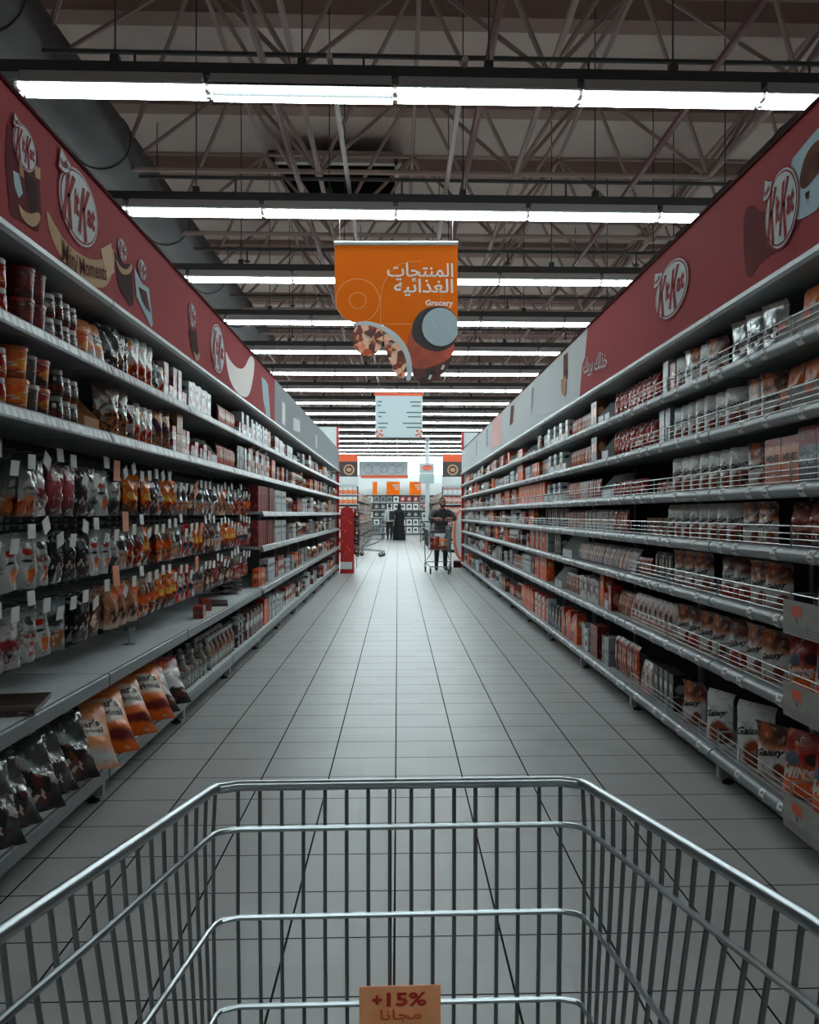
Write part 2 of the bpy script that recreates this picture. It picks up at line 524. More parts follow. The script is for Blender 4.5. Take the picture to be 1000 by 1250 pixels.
# ducts along the aisle
def duct(x, z, r, y0, y1, label):
    d = MB().tube([(0, y0, 0), (0, y1, 0)], r, 28).build('air_duct', M_DUCT, None, (x, 0, z))
    tag(d, label, 'duct')
    y = y0 + 1.2
    while y < y1:
        MB().tube([(0, y - 0.02, 0), (0, y + 0.02, 0)], r + 0.014, 28).build('duct_band', M_DUCT, d)
        y += 2.9
    y = y0 + 2.0
    while y < y1:
        MB().tube([(-r - 0.012, y, 0), (-r - 0.012, y, ZC - z - 0.1)], 0.01, 4).build('hanger', M_DARKP, d)
        y += 5.8
duct(-3.49, EYE + 4.4, 0.345, 0.5, 22.6, 'thick dark grey round air duct running above the red banner with the ribbon')
duct(4.86, EYE + 4.4, 0.345, 0.5, 22.6, 'dark round air duct mostly hidden behind the banner with the white panel')

# sprinkler and service pipes
def pipe(name, pts, r, m, label, cat='pipe'):
    return tag(MB().tube(pts, r, 6).build(name, m), label, cat)
ZP = EYE + 3.93
pipe('sprinkler_pipe', [(0.79, 4.8, ZP), (0.79, 42, ZP)], 0.036, M_REDP, 'dark red sprinkler pipe running lengthwise above the middle of the aisle')
pipe('sprinkler_pipe', [(-1.17, 4.8, ZP), (-1.17, 42, ZP)], 0.036, M_REDP, 'dark red sprinkler pipe running lengthwise on the duct side of the aisle')
pipe('sprinkler_pipe', [(2.80, 4.8, ZP), (2.80, 42, ZP)], 0.036, M_REDP, 'dark red sprinkler pipe running lengthwise nearest the white-ended banner')
pipe('cable_rail', [(-0.545, 7.0, EYE + 3.66), (-0.545, 40, EYE + 3.66)], 0.026, M_PALE, 'thin pale rail along the aisle just above the lamps, duct side', 'rail')
pipe('cable_rail', [(0.545, 7.0, EYE + 3.66), (0.545, 40, EYE + 3.66)], 0.026, M_PALE, 'thin pale rail along the aisle just above the lamps, far from duct', 'rail')
for i, y in enumerate([7.72 + 2.85 * k for k in range(9)]):
    zz = EYE + 4.04
    p = pipe('branch_pipe', [(-3.1, y, zz), (5.6, y, zz)], 0.022, M_DARKP, f'thin dark branch pipe across the roof, {ordinal(i + 1)} in order from the cart')
    p['group'] = 'branch pipes across the roof'
    for q in range(4):
        x = -2.3 + 2.0 * q + (0.35 if i % 2 else 0)
        MB().tube([(x, y, zz), (x, y, zz - 0.16)], 0.012, 5).lathe([(0.012, 0), (0.05, -0.02), (0.05, -0.03), (0.012, -0.05), (0.0, -0.06)], 8, 0, (x, y, zz - 0.16)).build('sprinkler_head', M_DARKP, p)

# ------------------------------------------------------------------ lamp rows
PITCH = 1.515
def fixture_meshes():
    L = PITCH
    out = {}
    out['housing'] = MB().box(0.03, L - 0.03, -0.10, 0.10, 0.0, 0.075).mesh('housing', M_HOUS, smooth=0, bevel=0.006)
    for nm, m in (('reflector', M_REFL), ('reflector_grey', M_REFLD)):
        out[nm] = MB().prism([(-0.135, -0.035), (-0.10, -0.004), (0.10, -0.004), (0.135, -0.035), (0.125, -0.035), (0.096, -0.010), (-0.096, -0.010), (-0.125, -0.035)],
                             lambda p, a: (a, p[0], p[1]), 0.015, L - 0.015).mesh('reflector', m, smooth=0)
    out['tube'] = MB().tube([(0.022, 0, 0), (L - 0.022, 0, 0)], 0.021, 10).mesh('tube', M_TUBE)
    out['holder'] = MB().box(-0.02, 0.02, -0.09, 0.09, -0.055, 0.0).box(-0.02, 0.02, -0.02, 0.02, -0.085, -0.05).mesh('lamp_holder', M_HOUS, smooth=0, bevel=0.006)
    return out
FX = fixture_meshes()
ZL = EYE + 3.42
NROW = 17
for i in [-3] + list(range(NROW)):
    y = 7.157 + 2.85 * i
    t = MB().box(-9.6, 9.6, -0.055, 0.055, 0.0, 0.10).build('light_trunking', M_TRUNK, None, (0, y, ZL + 0.125), smooth=0)
    tag(t, f'dark trunking across the aisle carrying the {ordinal(i + 1)} lamp row beyond the cart' if i >= 0 else f'dark trunking carrying the {ordinal(-i)} lamp row back, above and behind the cart', 'trunking', 'trunking of the lamp rows')
    if i < 9:
        for x in (-4.3, -2.29, -0.78, 0.75, 2.28, 3.8):
            MB().box(x - 0.035, x + 0.035, -0.035, 0.035, 0.1, 0.17).tube([(x, 0, 0.16), (x, 0, ZC - ZL - 0.35)], 0.008, 4).build('suspension_rod', M_DARKP, t, smooth=0)
    for j in range(0 if i == 0 else -4, 8):
        x = -3.05 + PITCH * j
        row = f'{ordinal(i + 1)} row beyond the cart' if i >= 0 else f'{ordinal(-i)} row back, behind the cart'
        if j < 0:
            lab = f'lit batten lamp beyond the ribbon banner, {ordinal(-j)} outward, {row}'
        elif j > 4:
            lab = f'lit batten lamp beyond the white-ended banner, {ordinal(j - 4)} outward, {row}'
        else:
            lab = f'lit twin-tube batten lamp, {ordinal(j + 1)} from the duct side, {row}'
        f = thing('batten_lamp', lab, 'lamp', (x, y, ZL + 0.045), 0, 'batten lamps under the roof')
        gap = (i == 0 and j == 1)
        link('housing', FX['housing'], f)
        link('reflector', FX['reflector_grey' if gap else 'reflector'], f)
        for s in (-1, 1):
            link('tube', FX['tube'], f, (0, s * (0.092 if gap else 0.075), -0.045))
        link('lamp_holder', FX['holder'], f, (0.0, 0, -0.005))

# ------------------------------------------------------------------ hanging signs
def grocery_sign():
    Y = 10.0
    y0 = Y - 0.012
    fn = lambda x, z, off: Vector((x, y0 - off, z))
    P = lambda x, y: on_front(x, y, Y)
    c8 = lambda x, y: P(390 + x / 4.165, 270 + y / 4.165)          # traced from an enlarged view of the sign
    root = thing('hanging_sign', 'large orange Grocery sign hanging from a lamp row, jar and dish printed below', 'sign', (0, 0, 0))
    rail0, rail1 = c8(76, 112), c8(704, 112)
    MB().tube([(rail0[0], Y, rail0[1]), (rail1[0], Y, rail1[1])], 0.026, 10).build('top_rail', M_WHITE, root)
    for q in (rail0, rail1):
        s = 0.06 if q is rail0 else -0.06
        MB().tube([(q[0] + s, Y, q[1]), (q[0] + s, Y + 0.02, ZL + 0.12)], 0.004, 4).build('wire', M_PALE, root)
    px = [(78, 125), (703, 125), (703, 600), (560, 700), (440, 640), (400, 580), (330, 530), (240, 512), (170, 515), (120, 490), (90, 450), (78, 400)]
    poly = [c8(*p) for p in px]
    MB().prism(poly, lambda p, a: (p[0], a, p[1]), Y - 0.012, Y + 0.012).build('panel', M_ORANGE, root, smooth=0)
    # thin decorative outlines
    b = MB()
    S = (c8(305, 405)[0] - c8(195, 405)[0]) / 110
    cx, cz = c8(195, 405)
    for rx in (112, 43):
        for q in ring_poly(cx, cz, rx * S, rx * S, 0.006):
            b.flat(fn, q, 0.002)
    ax, az = c8(480, 400)
    prev = None
    pts = [c8(312, 525), c8(312, 380), c8(325, 320), c8(355, 265), c8(400, 225), c8(450, 208), c8(520, 205)]
    for p, q in zip(pts, pts[1:]):
        b.tube([fn(*p, 0.001), fn(*q, 0.001)], 0.003, 4)
    for p, q in ((c8(312, 525), c8(500, 525)), (c8(312, 380), c8(306, 405)), (c8(620, 330), c8(620, 405))):
        b.tube([fn(*p, 0.001), fn(*q, 0.001)], 0.003, 4)
    b.build('outline_print', mat('pale_orange_line', (240, 176, 120), 0.5), root, smooth=0)
    # lettering
    b = MB()
    def put(s, x0, x1, y0_, y1_, bold):
        p, q = c8(x0, y1_), c8(x1, y0_)
        b.text(fn, s, (p[0] + q[0]) / 2, (p[1] + q[1]) / 2, q[0] - p[0], q[1] - p[1], 0.003, 0, 0, bold)
    put(arabic('\ufe8d\ufedf\ufee4\ufee8\ufe98\ufea0\ufe8e\ufe95'), 345, 680, 216, 300, 0.012)
    put(arabic('\ufe8d\ufedf\ufed0\ufeac\ufe8d\ufe8b\ufef4\ufe94'), 380, 680, 292, 382, 0.012)
    put('Grocery', 538, 680, 402, 440, 0.03)
    b.build('lettering', mat('sign_white', (236, 230, 224), 0.5), root, smooth=0)
    # dish print: pasta pieces inside a pale rim
    pasta = art('pasta_print', [(0, (196, 120, 86)), (1, (214, 150, 120))], 0.2, speck=(0.5, 0.5, 9, 9, [(222, 170, 140), (150, 64, 36), (226, 190, 168), (190, 92, 50), (110, 50, 36), (216, 150, 118)], 13), detail=0.4, bump=0)
    b = MB()
    d1 = [c8(170, 580), c8(178, 545), c8(205, 522), c8(250, 518), c8(300, 535), c8(325, 565), c8(320, 620), c8(300, 665), c8(260, 687), c8(215, 680), c8(185, 655), c8(170, 620)]
    d2 = [c8(325, 565), c8(370, 590), c8(410, 630), c8(438, 690), c8(445, 750), c8(430, 800), c8(408, 800), c8(380, 765), c8(365, 720), c8(340, 670), c8(330, 625)]
    for poly in (soft(d1), soft(d2)):
        xs = [p[0] for p in poly]; zs = [p[1] for p in poly]
        n0 = len(b.v)
        b.prism(poly, lambda p, a: (p[0], a, p[1]), Y - 0.016, Y + 0.01)
        for fi in range(len(b.f)):
            if b.uv[fi] is None:
                b.uv[fi] = [((b.v[k].x - cx) * 1.2, (b.v[k].z - cz) * 1.2 + 1.0) for k in b.f[fi]]
    b.build('dish_print', pasta, root, smooth=0)
    outer = [c8(*p) for p in ((165, 520), (240, 508), (320, 528), (390, 570), (440, 630), (468, 700), (472, 770), (462, 815), (440, 812), (446, 760), (440, 700), (415, 642), (370, 590), (310, 548), (240, 526), (178, 534))]
    MB().prism(soft(outer, 1), lambda p, a: (p[0], a, p[1]), Y - 0.02, Y + 0.008).build('dish_rim_print', M_WHITE, root, smooth=0)
    # jar print
    body = [c8(*p) for p in ((455, 560), (442, 640), (470, 740), (500, 755), (560, 745), (640, 715), (685, 670), (690, 620), (600, 560), (500, 520))]
    foot = [c8(*p) for p in ((470, 740), (476, 800), (520, 826), (575, 820), (630, 775), (672, 715), (685, 668), (600, 715), (540, 742))]
    dark = [c8(*p) for p in ((470, 530), (500, 470), (560, 434), (640, 438), (703, 480), (703, 600), (660, 650), (600, 668), (530, 650), (470, 600))]
    MB().prism(soft(foot), lambda p, a: (p[0], a, p[1]), Y - 0.014, Y + 0.01).build('jar_base_print', mat('jar_dark', (70, 34, 24), 0.5, noise=0.5, nscale=9), root, smooth=0)
    MB().prism(soft(body), lambda p, a: (p[0], a, p[1]), Y - 0.017, Y + 0.01).build('jar_body_print', mat('jar_red', (178, 70, 42), 0.5, noise=0.2, nscale=6), root, smooth=0)
    MB().prism(soft(dark), lambda p, a: (p[0], a, p[1]), Y - 0.02, Y + 0.01).build('jar_collar_print', mat('jar_collar', (48, 34, 32), 0.5), root, smooth=0)
    lx, lz = c8(606, 540)
    r = (c8(706, 540)[0] - lx)
    b = MB()
    b.flat(fn, [(lx + (min(x, c8(703, 0)[0] - lx)), lz + z) for x, z in arc(0, 0, r * 1.02, r * 1.06, 0, 360, 48)][:-1], 0.012, 1)
    b.flat(fn, [(lx + (min(x, c8(703, 0)[0] - lx)), lz + z) for x, z in arc(0.02, 0, r * 0.93, r * 0.97, 0, 360, 48)][:-1], 0.014, 0)
    b.build('jar_lid_print', [mat('jar_lid', (168, 184, 188), 0.5, noise=0.05, nscale=60), M_INK], root, smooth=0)
    b = MB()
    for p in ((560, 795), (625, 745)):
        q = c8(*p)
        b.flat(fn, [(q[0] - 0.02, q[1] - 0.02), (q[0] + 0.005, q[1] - 0.03), (q[0] + 0.03, q[1] + 0.02), (q[0] + 0.005, q[1] + 0.03)], 0.016)
    b.build('spoon_print', M_WHITE, root, smooth=0)
grocery_sign()

def aisle_sign():
    Y = 20.5
    P = lambda x, y: on_front(390 + x / 4.165, 270 + y / 4.165, Y)
    fn = lambda x, z, off: Vector((x, Y - 0.012 - off, z))
    root = thing('hanging_sign', 'pale grey aisle list sign with an orange top edge hanging beyond the Grocery sign', 'sign')
    p, q = P(285, 1100), P(524, 880)
    MB().box(p[0], q[0], Y - 0.012, Y + 0.012, p[1], q[1]).build('panel', mat('aisle_panel', (190, 204, 206), 0.5), root, smooth=0)
    p2 = P(280, 878)
    MB().box(p[0] - 0.03, q[0] + 0.03, Y - 0.02, Y + 0.02, q[1] - 0.04, q[1] + 0.03).build('top_rail', M_ORANGE2, root, smooth=0)
    b = MB()
    for x0, x1, y in ((297, 318, 918), (462, 515, 920), (297, 312, 938), (468, 512, 940), (300, 336, 973), (443, 517, 973), (300, 318, 994), (450, 515, 995), (297, 348, 1028), (424, 520, 1028), (300, 340, 1049), (442, 520, 1049)):
        a, c = P(x0, y + 3), P(x1, y - 3)
        b.flat(fn, [(a[0], a[1]), (c[0], a[1]), (c[0], c[1]), (a[0], c[1])], 0.003)
    b.build('small_print', mat('grey_ink', (88, 96, 100), 0.6), root, smooth=0)
    b = MB()
    for x in (305, 508):
        s = 1 if x < 400 else -1
        for dx, dy in ((-12, -12), (10, -16), (2, 0), (14, 6), (-8, 12)):
            c = P(x + s * dx, 1082 + dy)
            b.flat(fn, arc(c[0], c[1], 0.032, 0.026, 0, 330, 8), 0.004)
    b.build('corner_print', M_ORANGE2, root, smooth=0)
    for x in (p[0] + 0.08, q[0] - 0.08):
        MB().tube([(x, Y, q[1]), (x, Y, ZL + 0.1)], 0.006, 4).build('wire', M_PALE, root)
aisle_sign()

# column and far hanging sign
o = MB().box(1.28, 1.47, 40.3, 40.5, 0, ZC).build('steel_column', mat('column_white', (196, 206, 208), 0.5), smooth=0)
tag(o, 'slim pale column rising from floor to roof beyond the shopper with the cart', 'column')
# ------------------------------------------------------------------ gondolas
RUN = {'L': 'peg-hook gondola', 'R': 'wire-guard gondola'}
EDGE = {'L': [4.142 + 1.54 * i for i in range(-2, 11)] + [20.25], 'R': [4.319 + 1.637 * i for i in range(-2, 11)] + [21.55]}
FX_ = {'L': XL, 'R': XR}
SGN = {'L': -1, 'R': 1}          # direction from the aisle into the gondola
LEV = {'L': [2.05, 1.73, 1.37, 1.02, 0.60, 0.17], 'R': [2.06, 1.77, 1.47, 1.21, 0.935, 0.61, 0.167]}
LNAME = {'L': ['top', 'second', 'third', 'fourth', 'fifth', 'bottom'], 'R': ['top', 'second', 'third', 'fourth', 'fifth', 'sixth', 'bottom']}
ZCAN = 2.345
PEG_END = 8.762
DEP = 0.52

def gondola(side):
    s, X, E = SGN[side], FX_[side], EDGE[side]
    y0, y1 = E[0], E[-1]
    root = thing('gondola_shelving', 'long steel gondola frame with dark back panel, ' + ('peg hooks side' if side == 'L' else 'wire guards side') + ' of the aisle', 'shelving frame', (X, y0, 0), 0, 'gondola frames')
    b = MB().box(min(s * DEP, s * (DEP + 0.04)), max(s * DEP, s * (DEP + 0.04)), 0, y1 - y0, 0.12, 2.34)
    b.build('back_panel', mat('peg_panel', (34, 34, 36), 0.7), root, smooth=0)
    for e in E:
        y = e - y0
        a, c = sorted((s * (DEP - 0.03), s * DEP))
        MB().box(a, c, y - 0.025, y + 0.025, 0.0, 2.36).build('upright', M_STEEL, root, smooth=0)
        # foot plate at the joint, with a levelling foot
        a, c = sorted((s * 0.012, s * 0.10))
        f = MB().box(a, c, y - 0.02, y + 0.02, 0.03, 0.125).build('foot', M_STEEL, root, smooth=0)
        MB().lathe([(0.0, 0.0), (0.03, 0.0), (0.03, 0.012), (0.011, 0.018), (0.011, 0.06), (0, 0.06)], 10, 0, (s * 0.062, y, 0)).build('levelling_foot', M_BLACK, f)
        a, c = sorted((s * 0.10, s * DEP))
        MB().box(a, c, y - 0.015, y + 0.015, 0.05, 0.12).build('base_arm', M_BLACK, root, smooth=0)
gondola('L'); gondola('R')

_SH = {}
def shelf_meshes(side, L, style):
    key = (side, round(L, 3), style)
    if key in _SH:
        return _SH[key]
    s = SGN[side]
    a, c = sorted((0.0, s * (DEP - 0.03)))
    deck = MB().box(a, c, 0.006, L - 0.006, -0.028, 0.0).mesh('gondola_shelf', mat('pale_deck', (222, 228, 228), 0.4, noise=0.03, nscale=30) if style == 'plain' else M_STEEL, smooth=0, bevel=0.004)  # plain decks get a paler steel colour, standing in for light reaching them
    fn = lambda p, y: (-s * p[0], y, p[1])
    if style == 'plain':
        prof = [(-0.005, 0.0), (0.010, 0.0), (0.014, -0.006), (0.014, -0.058), (0.008, -0.062), (-0.005, -0.06)]
    elif side == 'L':
        prof = [(-0.005, 0.002), (0.006, 0.004), (0.016, -0.004), (0.030, -0.046), (0.028, -0.052), (-0.005, -0.050)]
    else:
        prof = [(-0.005, 0.004)] + [(0.004 + 0.030 * math.sin(t), -0.026 + 0.030 * math.cos(t)) for t in [math.radians(q) for q in (0, 20, 40, 60, 80, 100, 120, 140, 160, 180)]] + [(-0.005, -0.056)]
    rail = MB().prism(prof, fn, 0.008, L - 0.008)
    if style == 'strip':
        # paper price strip clipped along the whole rail
        fs = [(0.0195, -0.010), (0.0295, -0.041), (0.0285, -0.042), (0.0185, -0.011)]
        rail.prism([(p[0] + 0.0012, p[1]) for p in fs], fn, 0.03, L - 0.03, 1)
    r = rail.mesh('price_rail', [M_RAIL, M_STRIP], smooth=0.5)
    _SH[key] = (deck, r)
    return _SH[key]
def strip_mat():
    m = bpy.data.materials.new('price_strip'); m.use_nodes = True
    nt = m.node_tree; N, L = nt.nodes.new, nt.links.new
    b = nt.nodes['Principled BSDF']
    tc = N('ShaderNodeTexCoord'); oi = N('ShaderNodeObjectInfo')
    s = N('ShaderNodeSeparateXYZ'); L(tc.outputs['Object'], s.inputs[0])
    a = N('ShaderNodeMath'); a.operation = 'MULTIPLY_ADD'; a.inputs[1].default_value = 1 / 0.052; L(s.outputs['Y'], a.inputs[0]); L(oi.outputs['Random'], a.inputs[2])
    f = N('ShaderNodeMath'); f.operation = 'FRACT'; L(a.outputs[0], f.inputs[0])
    fl = N('ShaderNodeMath'); fl.operation = 'FLOOR'; L(a.outputs[0], fl.inputs[0])
    w = N('ShaderNodeTexWhiteNoise'); w.noise_dimensions = '1D'; L(fl.outputs[0], w.inputs['W'])
    th = N('ShaderNodeMath'); th.operation = 'MULTIPLY'; th.inputs[1].default_value = 0.75; L(w.outputs['Value'], th.inputs[0])
    g = N('ShaderNodeMath'); g.operation = 'LESS_THAN'; L(f.outputs[0], g.inputs[0]); L(th.outputs[0], g.inputs[1])
    mx = N('ShaderNodeMix'); mx.data_type = 'RGBA'; L(g.outputs[0], mx.inputs['Factor'])
    mx.inputs['A'].default_value = lin((150, 154, 152)); mx.inputs['B'].default_value = lin((76, 80, 82))
    L(mx.outputs['Result'], b.inputs['Base Color']); b.inputs['Roughness'].default_value = 0.4
    return m
M_STRIP = strip_mat()
TK = {}
def ticket_mesh(side, style):
    k = (side, style)
    if k not in TK:
        s = SGN[side]
        b = MB()
        fn = lambda p, y: (-s * p[0], y, p[1])
        arcp = [(0.004 + 0.0325 * math.sin(t), -0.026 + 0.0325 * math.cos(t)) for t in [math.radians(q) for q in (30, 60, 90, 120, 150)]]
        inn = [(0.004 + 0.0305 * math.sin(t), -0.026 + 0.0305 * math.cos(t)) for t in [math.radians(q) for q in (150, 120, 90, 60, 30)]]
        b.prism(arcp + inn, fn, -0.024, 0.024)
        c1 = [(0.004 + 0.0333 * math.sin(t), -0.026 + 0.0333 * math.cos(t)) for t in [math.radians(q) for q in (50, 70)]]
        c0 = [(0.004 + 0.0320 * math.sin(t), -0.026 + 0.0320 * math.cos(t)) for t in [math.radians(q) for q in (70, 50)]]
        b.prism(c1 + c0, fn, -0.018, 0.006, 1)
        c1 = [(0.004 + 0.0333 * math.sin(t), -0.026 + 0.0333 * math.cos(t)) for t in [math.radians(q) for q in (95, 112)]]
        c0 = [(0.004 + 0.0320 * math.sin(t), -0.026 + 0.0320 * math.cos(t)) for t in [math.radians(q) for q in (112, 95)]]
        b.prism(c1 + c0, fn, -0.018, 0.016, 1)
        TK[k] = b.mesh('price_ticket', [M_TAG, mat('ticket_ink', (120, 122, 122), 0.6)], smooth=0.5)
    return TK[k]

def shelves(side):
    s, X, E = SGN[side], FX_[side], EDGE[side]
    rr = random.Random(5)
    for bi, (a, c) in enumerate(zip(E, E[1:])):
        for li, z in enumerate(LEV[side]):
            if side == 'L' and li in (2, 3) and a < PEG_END - 0.1:
                continue
            style = 'strip'
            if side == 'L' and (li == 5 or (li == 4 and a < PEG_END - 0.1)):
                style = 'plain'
            if side == 'R':
                style = 'round'
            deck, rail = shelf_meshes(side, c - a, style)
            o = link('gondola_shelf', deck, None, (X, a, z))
            tag(o, f'steel {LNAME[side][li]} shelf from the top of the {RUN[side]}, {ordinal(bi + 1)} bay from the cart'.replace('bottom shelf from the top', 'bottom shelf').replace('top shelf from the top', 'top shelf'), 'shelf', f'shelves of the {RUN[side]}')
            link('price_rail', rail, o)
            if side == 'R' and a < 10:
                y = 0.14 + rr.random() * 0.1
                while y < c - a - 0.1:
                    link('price_ticket', ticket_mesh(side, style), o, (0, y, 0))
                    y += rr.choice((0.18, 0.27, 0.33, 0.42))
        # canopy shelf carrying the banner
        L = c - a
        p, q = sorted((0.0, s * DEP))
        b = MB().box(p, q, 0.004, L - 0.004, -0.02, 0.0)
        o = b.build('canopy_shelf', M_STEEL, None, (X, a, ZCAN), smooth=0)
        tag(o, f'steel canopy over the {RUN[side]} under the banner, {ordinal(bi + 1)} bay from the cart', 'canopy', f'canopies of the {RUN[side]}')
        fn = lambda pp, y: (-s * pp[0], y, pp[1])
        MB().prism([(-0.005, 0.018), (0.012, 0.018), (0.030, 0.004), (0.032, -0.016), (0.020, -0.030), (-0.005, -0.030)], fn, 0.006, L - 0.006).build('canopy_edge', M_RAILC, o, smooth=0.5)
shelves('L'); shelves('R')

# wire guards on the right-hand shelves
def guard_mesh(L):
    b = MB()
    for k, z in enumerate((0.012, 0.036, 0.060, 0.090)):
        b.tube([(0, 0, z), (0, L, z)], 0.0022 if k < 3 else 0.003, 5)
    n = max(2, int(round(L / 0.24)))
    for i in range(n + 1):
        y = L * i / n
        b.tube([(0.003, y, 0.0), (0.003, y, 0.09)], 0.0026, 5)
    b.tube([(0, 0, 0.09), (0.10, 0, 0.09), (0.10, 0, 0.0)], 0.0024, 5)
    b.tube([(0, L, 0.09), (0.10, L, 0.09), (0.10, L, 0.0)], 0.0024, 5)
    return b.mesh('wire_guard', M_WIRE)
GW = 1.637 / 2
GM = guard_mesh(GW - 0.02)
for li, z in enumerate(LEV['R']):
    k = 0
    y = EDGE['R'][0] + GW * 2
    while y + GW <= EDGE['R'][-1] - 0.3:
        near = y < 5.6
        if near or li in (2, 3):
            k += 1
            o = link('wire_guard', GM, None, (XR + 0.012, y + 0.01, z))
            tag(o, f'low wire guard along the {LNAME["R"][li]} shelf edge of the wire-guard gondola, {ordinal(k)} from the cart', 'wire guard', f'wire guards on the {LNAME["R"][li]} shelf')
        y += GW

# ------------------------------------------------------------------ banners
def kitkat(mb, fn, cx, cz, w, h, d=1, off=0.0, nestle=True, wi=0, ri=1):
    """oval logo; d = +1 when the reading direction is +a on the plane, -1 when it is -a"""
    g = lambda x, y, o: fn(cx + d * x * w / 2, cz + y * h / 2, off + o)
    E = lambda rx, ry, o, m: mb.flat(g, arc(0, 0, rx, ry, 0, 360, 40)[:-1], o, m)
    E(1.10, 1.12, 0.000, ri)
    E(1.05, 1.06, 0.001, wi)
    E(1.00, 1.00, 0.002, ri)
    E(0.96, 0.95, 0.003, wi)
    def K(x0):
        st = lambda x, y: (x0 + x + 0.16 * y, y)
        mb.flat(g, [st(0, -0.72), st(0.15, -0.78), st(0.15, 0.72), st(0, 0.66)], 0.004, ri)
        mb.flat(g, [st(0.11, -0.02), st(0.27, 0.74), st(0.44, 0.70), st(0.24, -0.02)], 0.004, ri)
        mb.flat(g, [st(0.11, 0.10), st(0.24, 0.14), st(0.53, -0.84), st(0.36, -0.92)], 0.004, ri)
    K(-0.80)
    K(0.00)
    mb.text(g, 'it', -0.19, 0.06, 0.27, 0.78, 0.004, ri, 0, 0.05, 0.1)
    mb.text(g, 'at', 0.61, 0.0, 0.48, 0.68, 0.004, ri, 0, 0.05, 0.1)
    if nestle:
        q = [(-1.16, 0.52), (-1.04, 1.22), (-0.66, 1.02), (-0.48, 0.98), (-0.62, 0.62), (-0.86, 0.50)]
        mb.flat(g, q, 0.005, ri)
        mb.flat(g, [(x * 0.86 - 0.12, (y - 0.82) * 0.8 + 0.82) for x, y in q], 0.006, wi)
        mb.text(g, 'Nestl\u00e9', -0.86, 0.80, 0.38, 0.24, 0.007, ri, 0.35, 0.03)

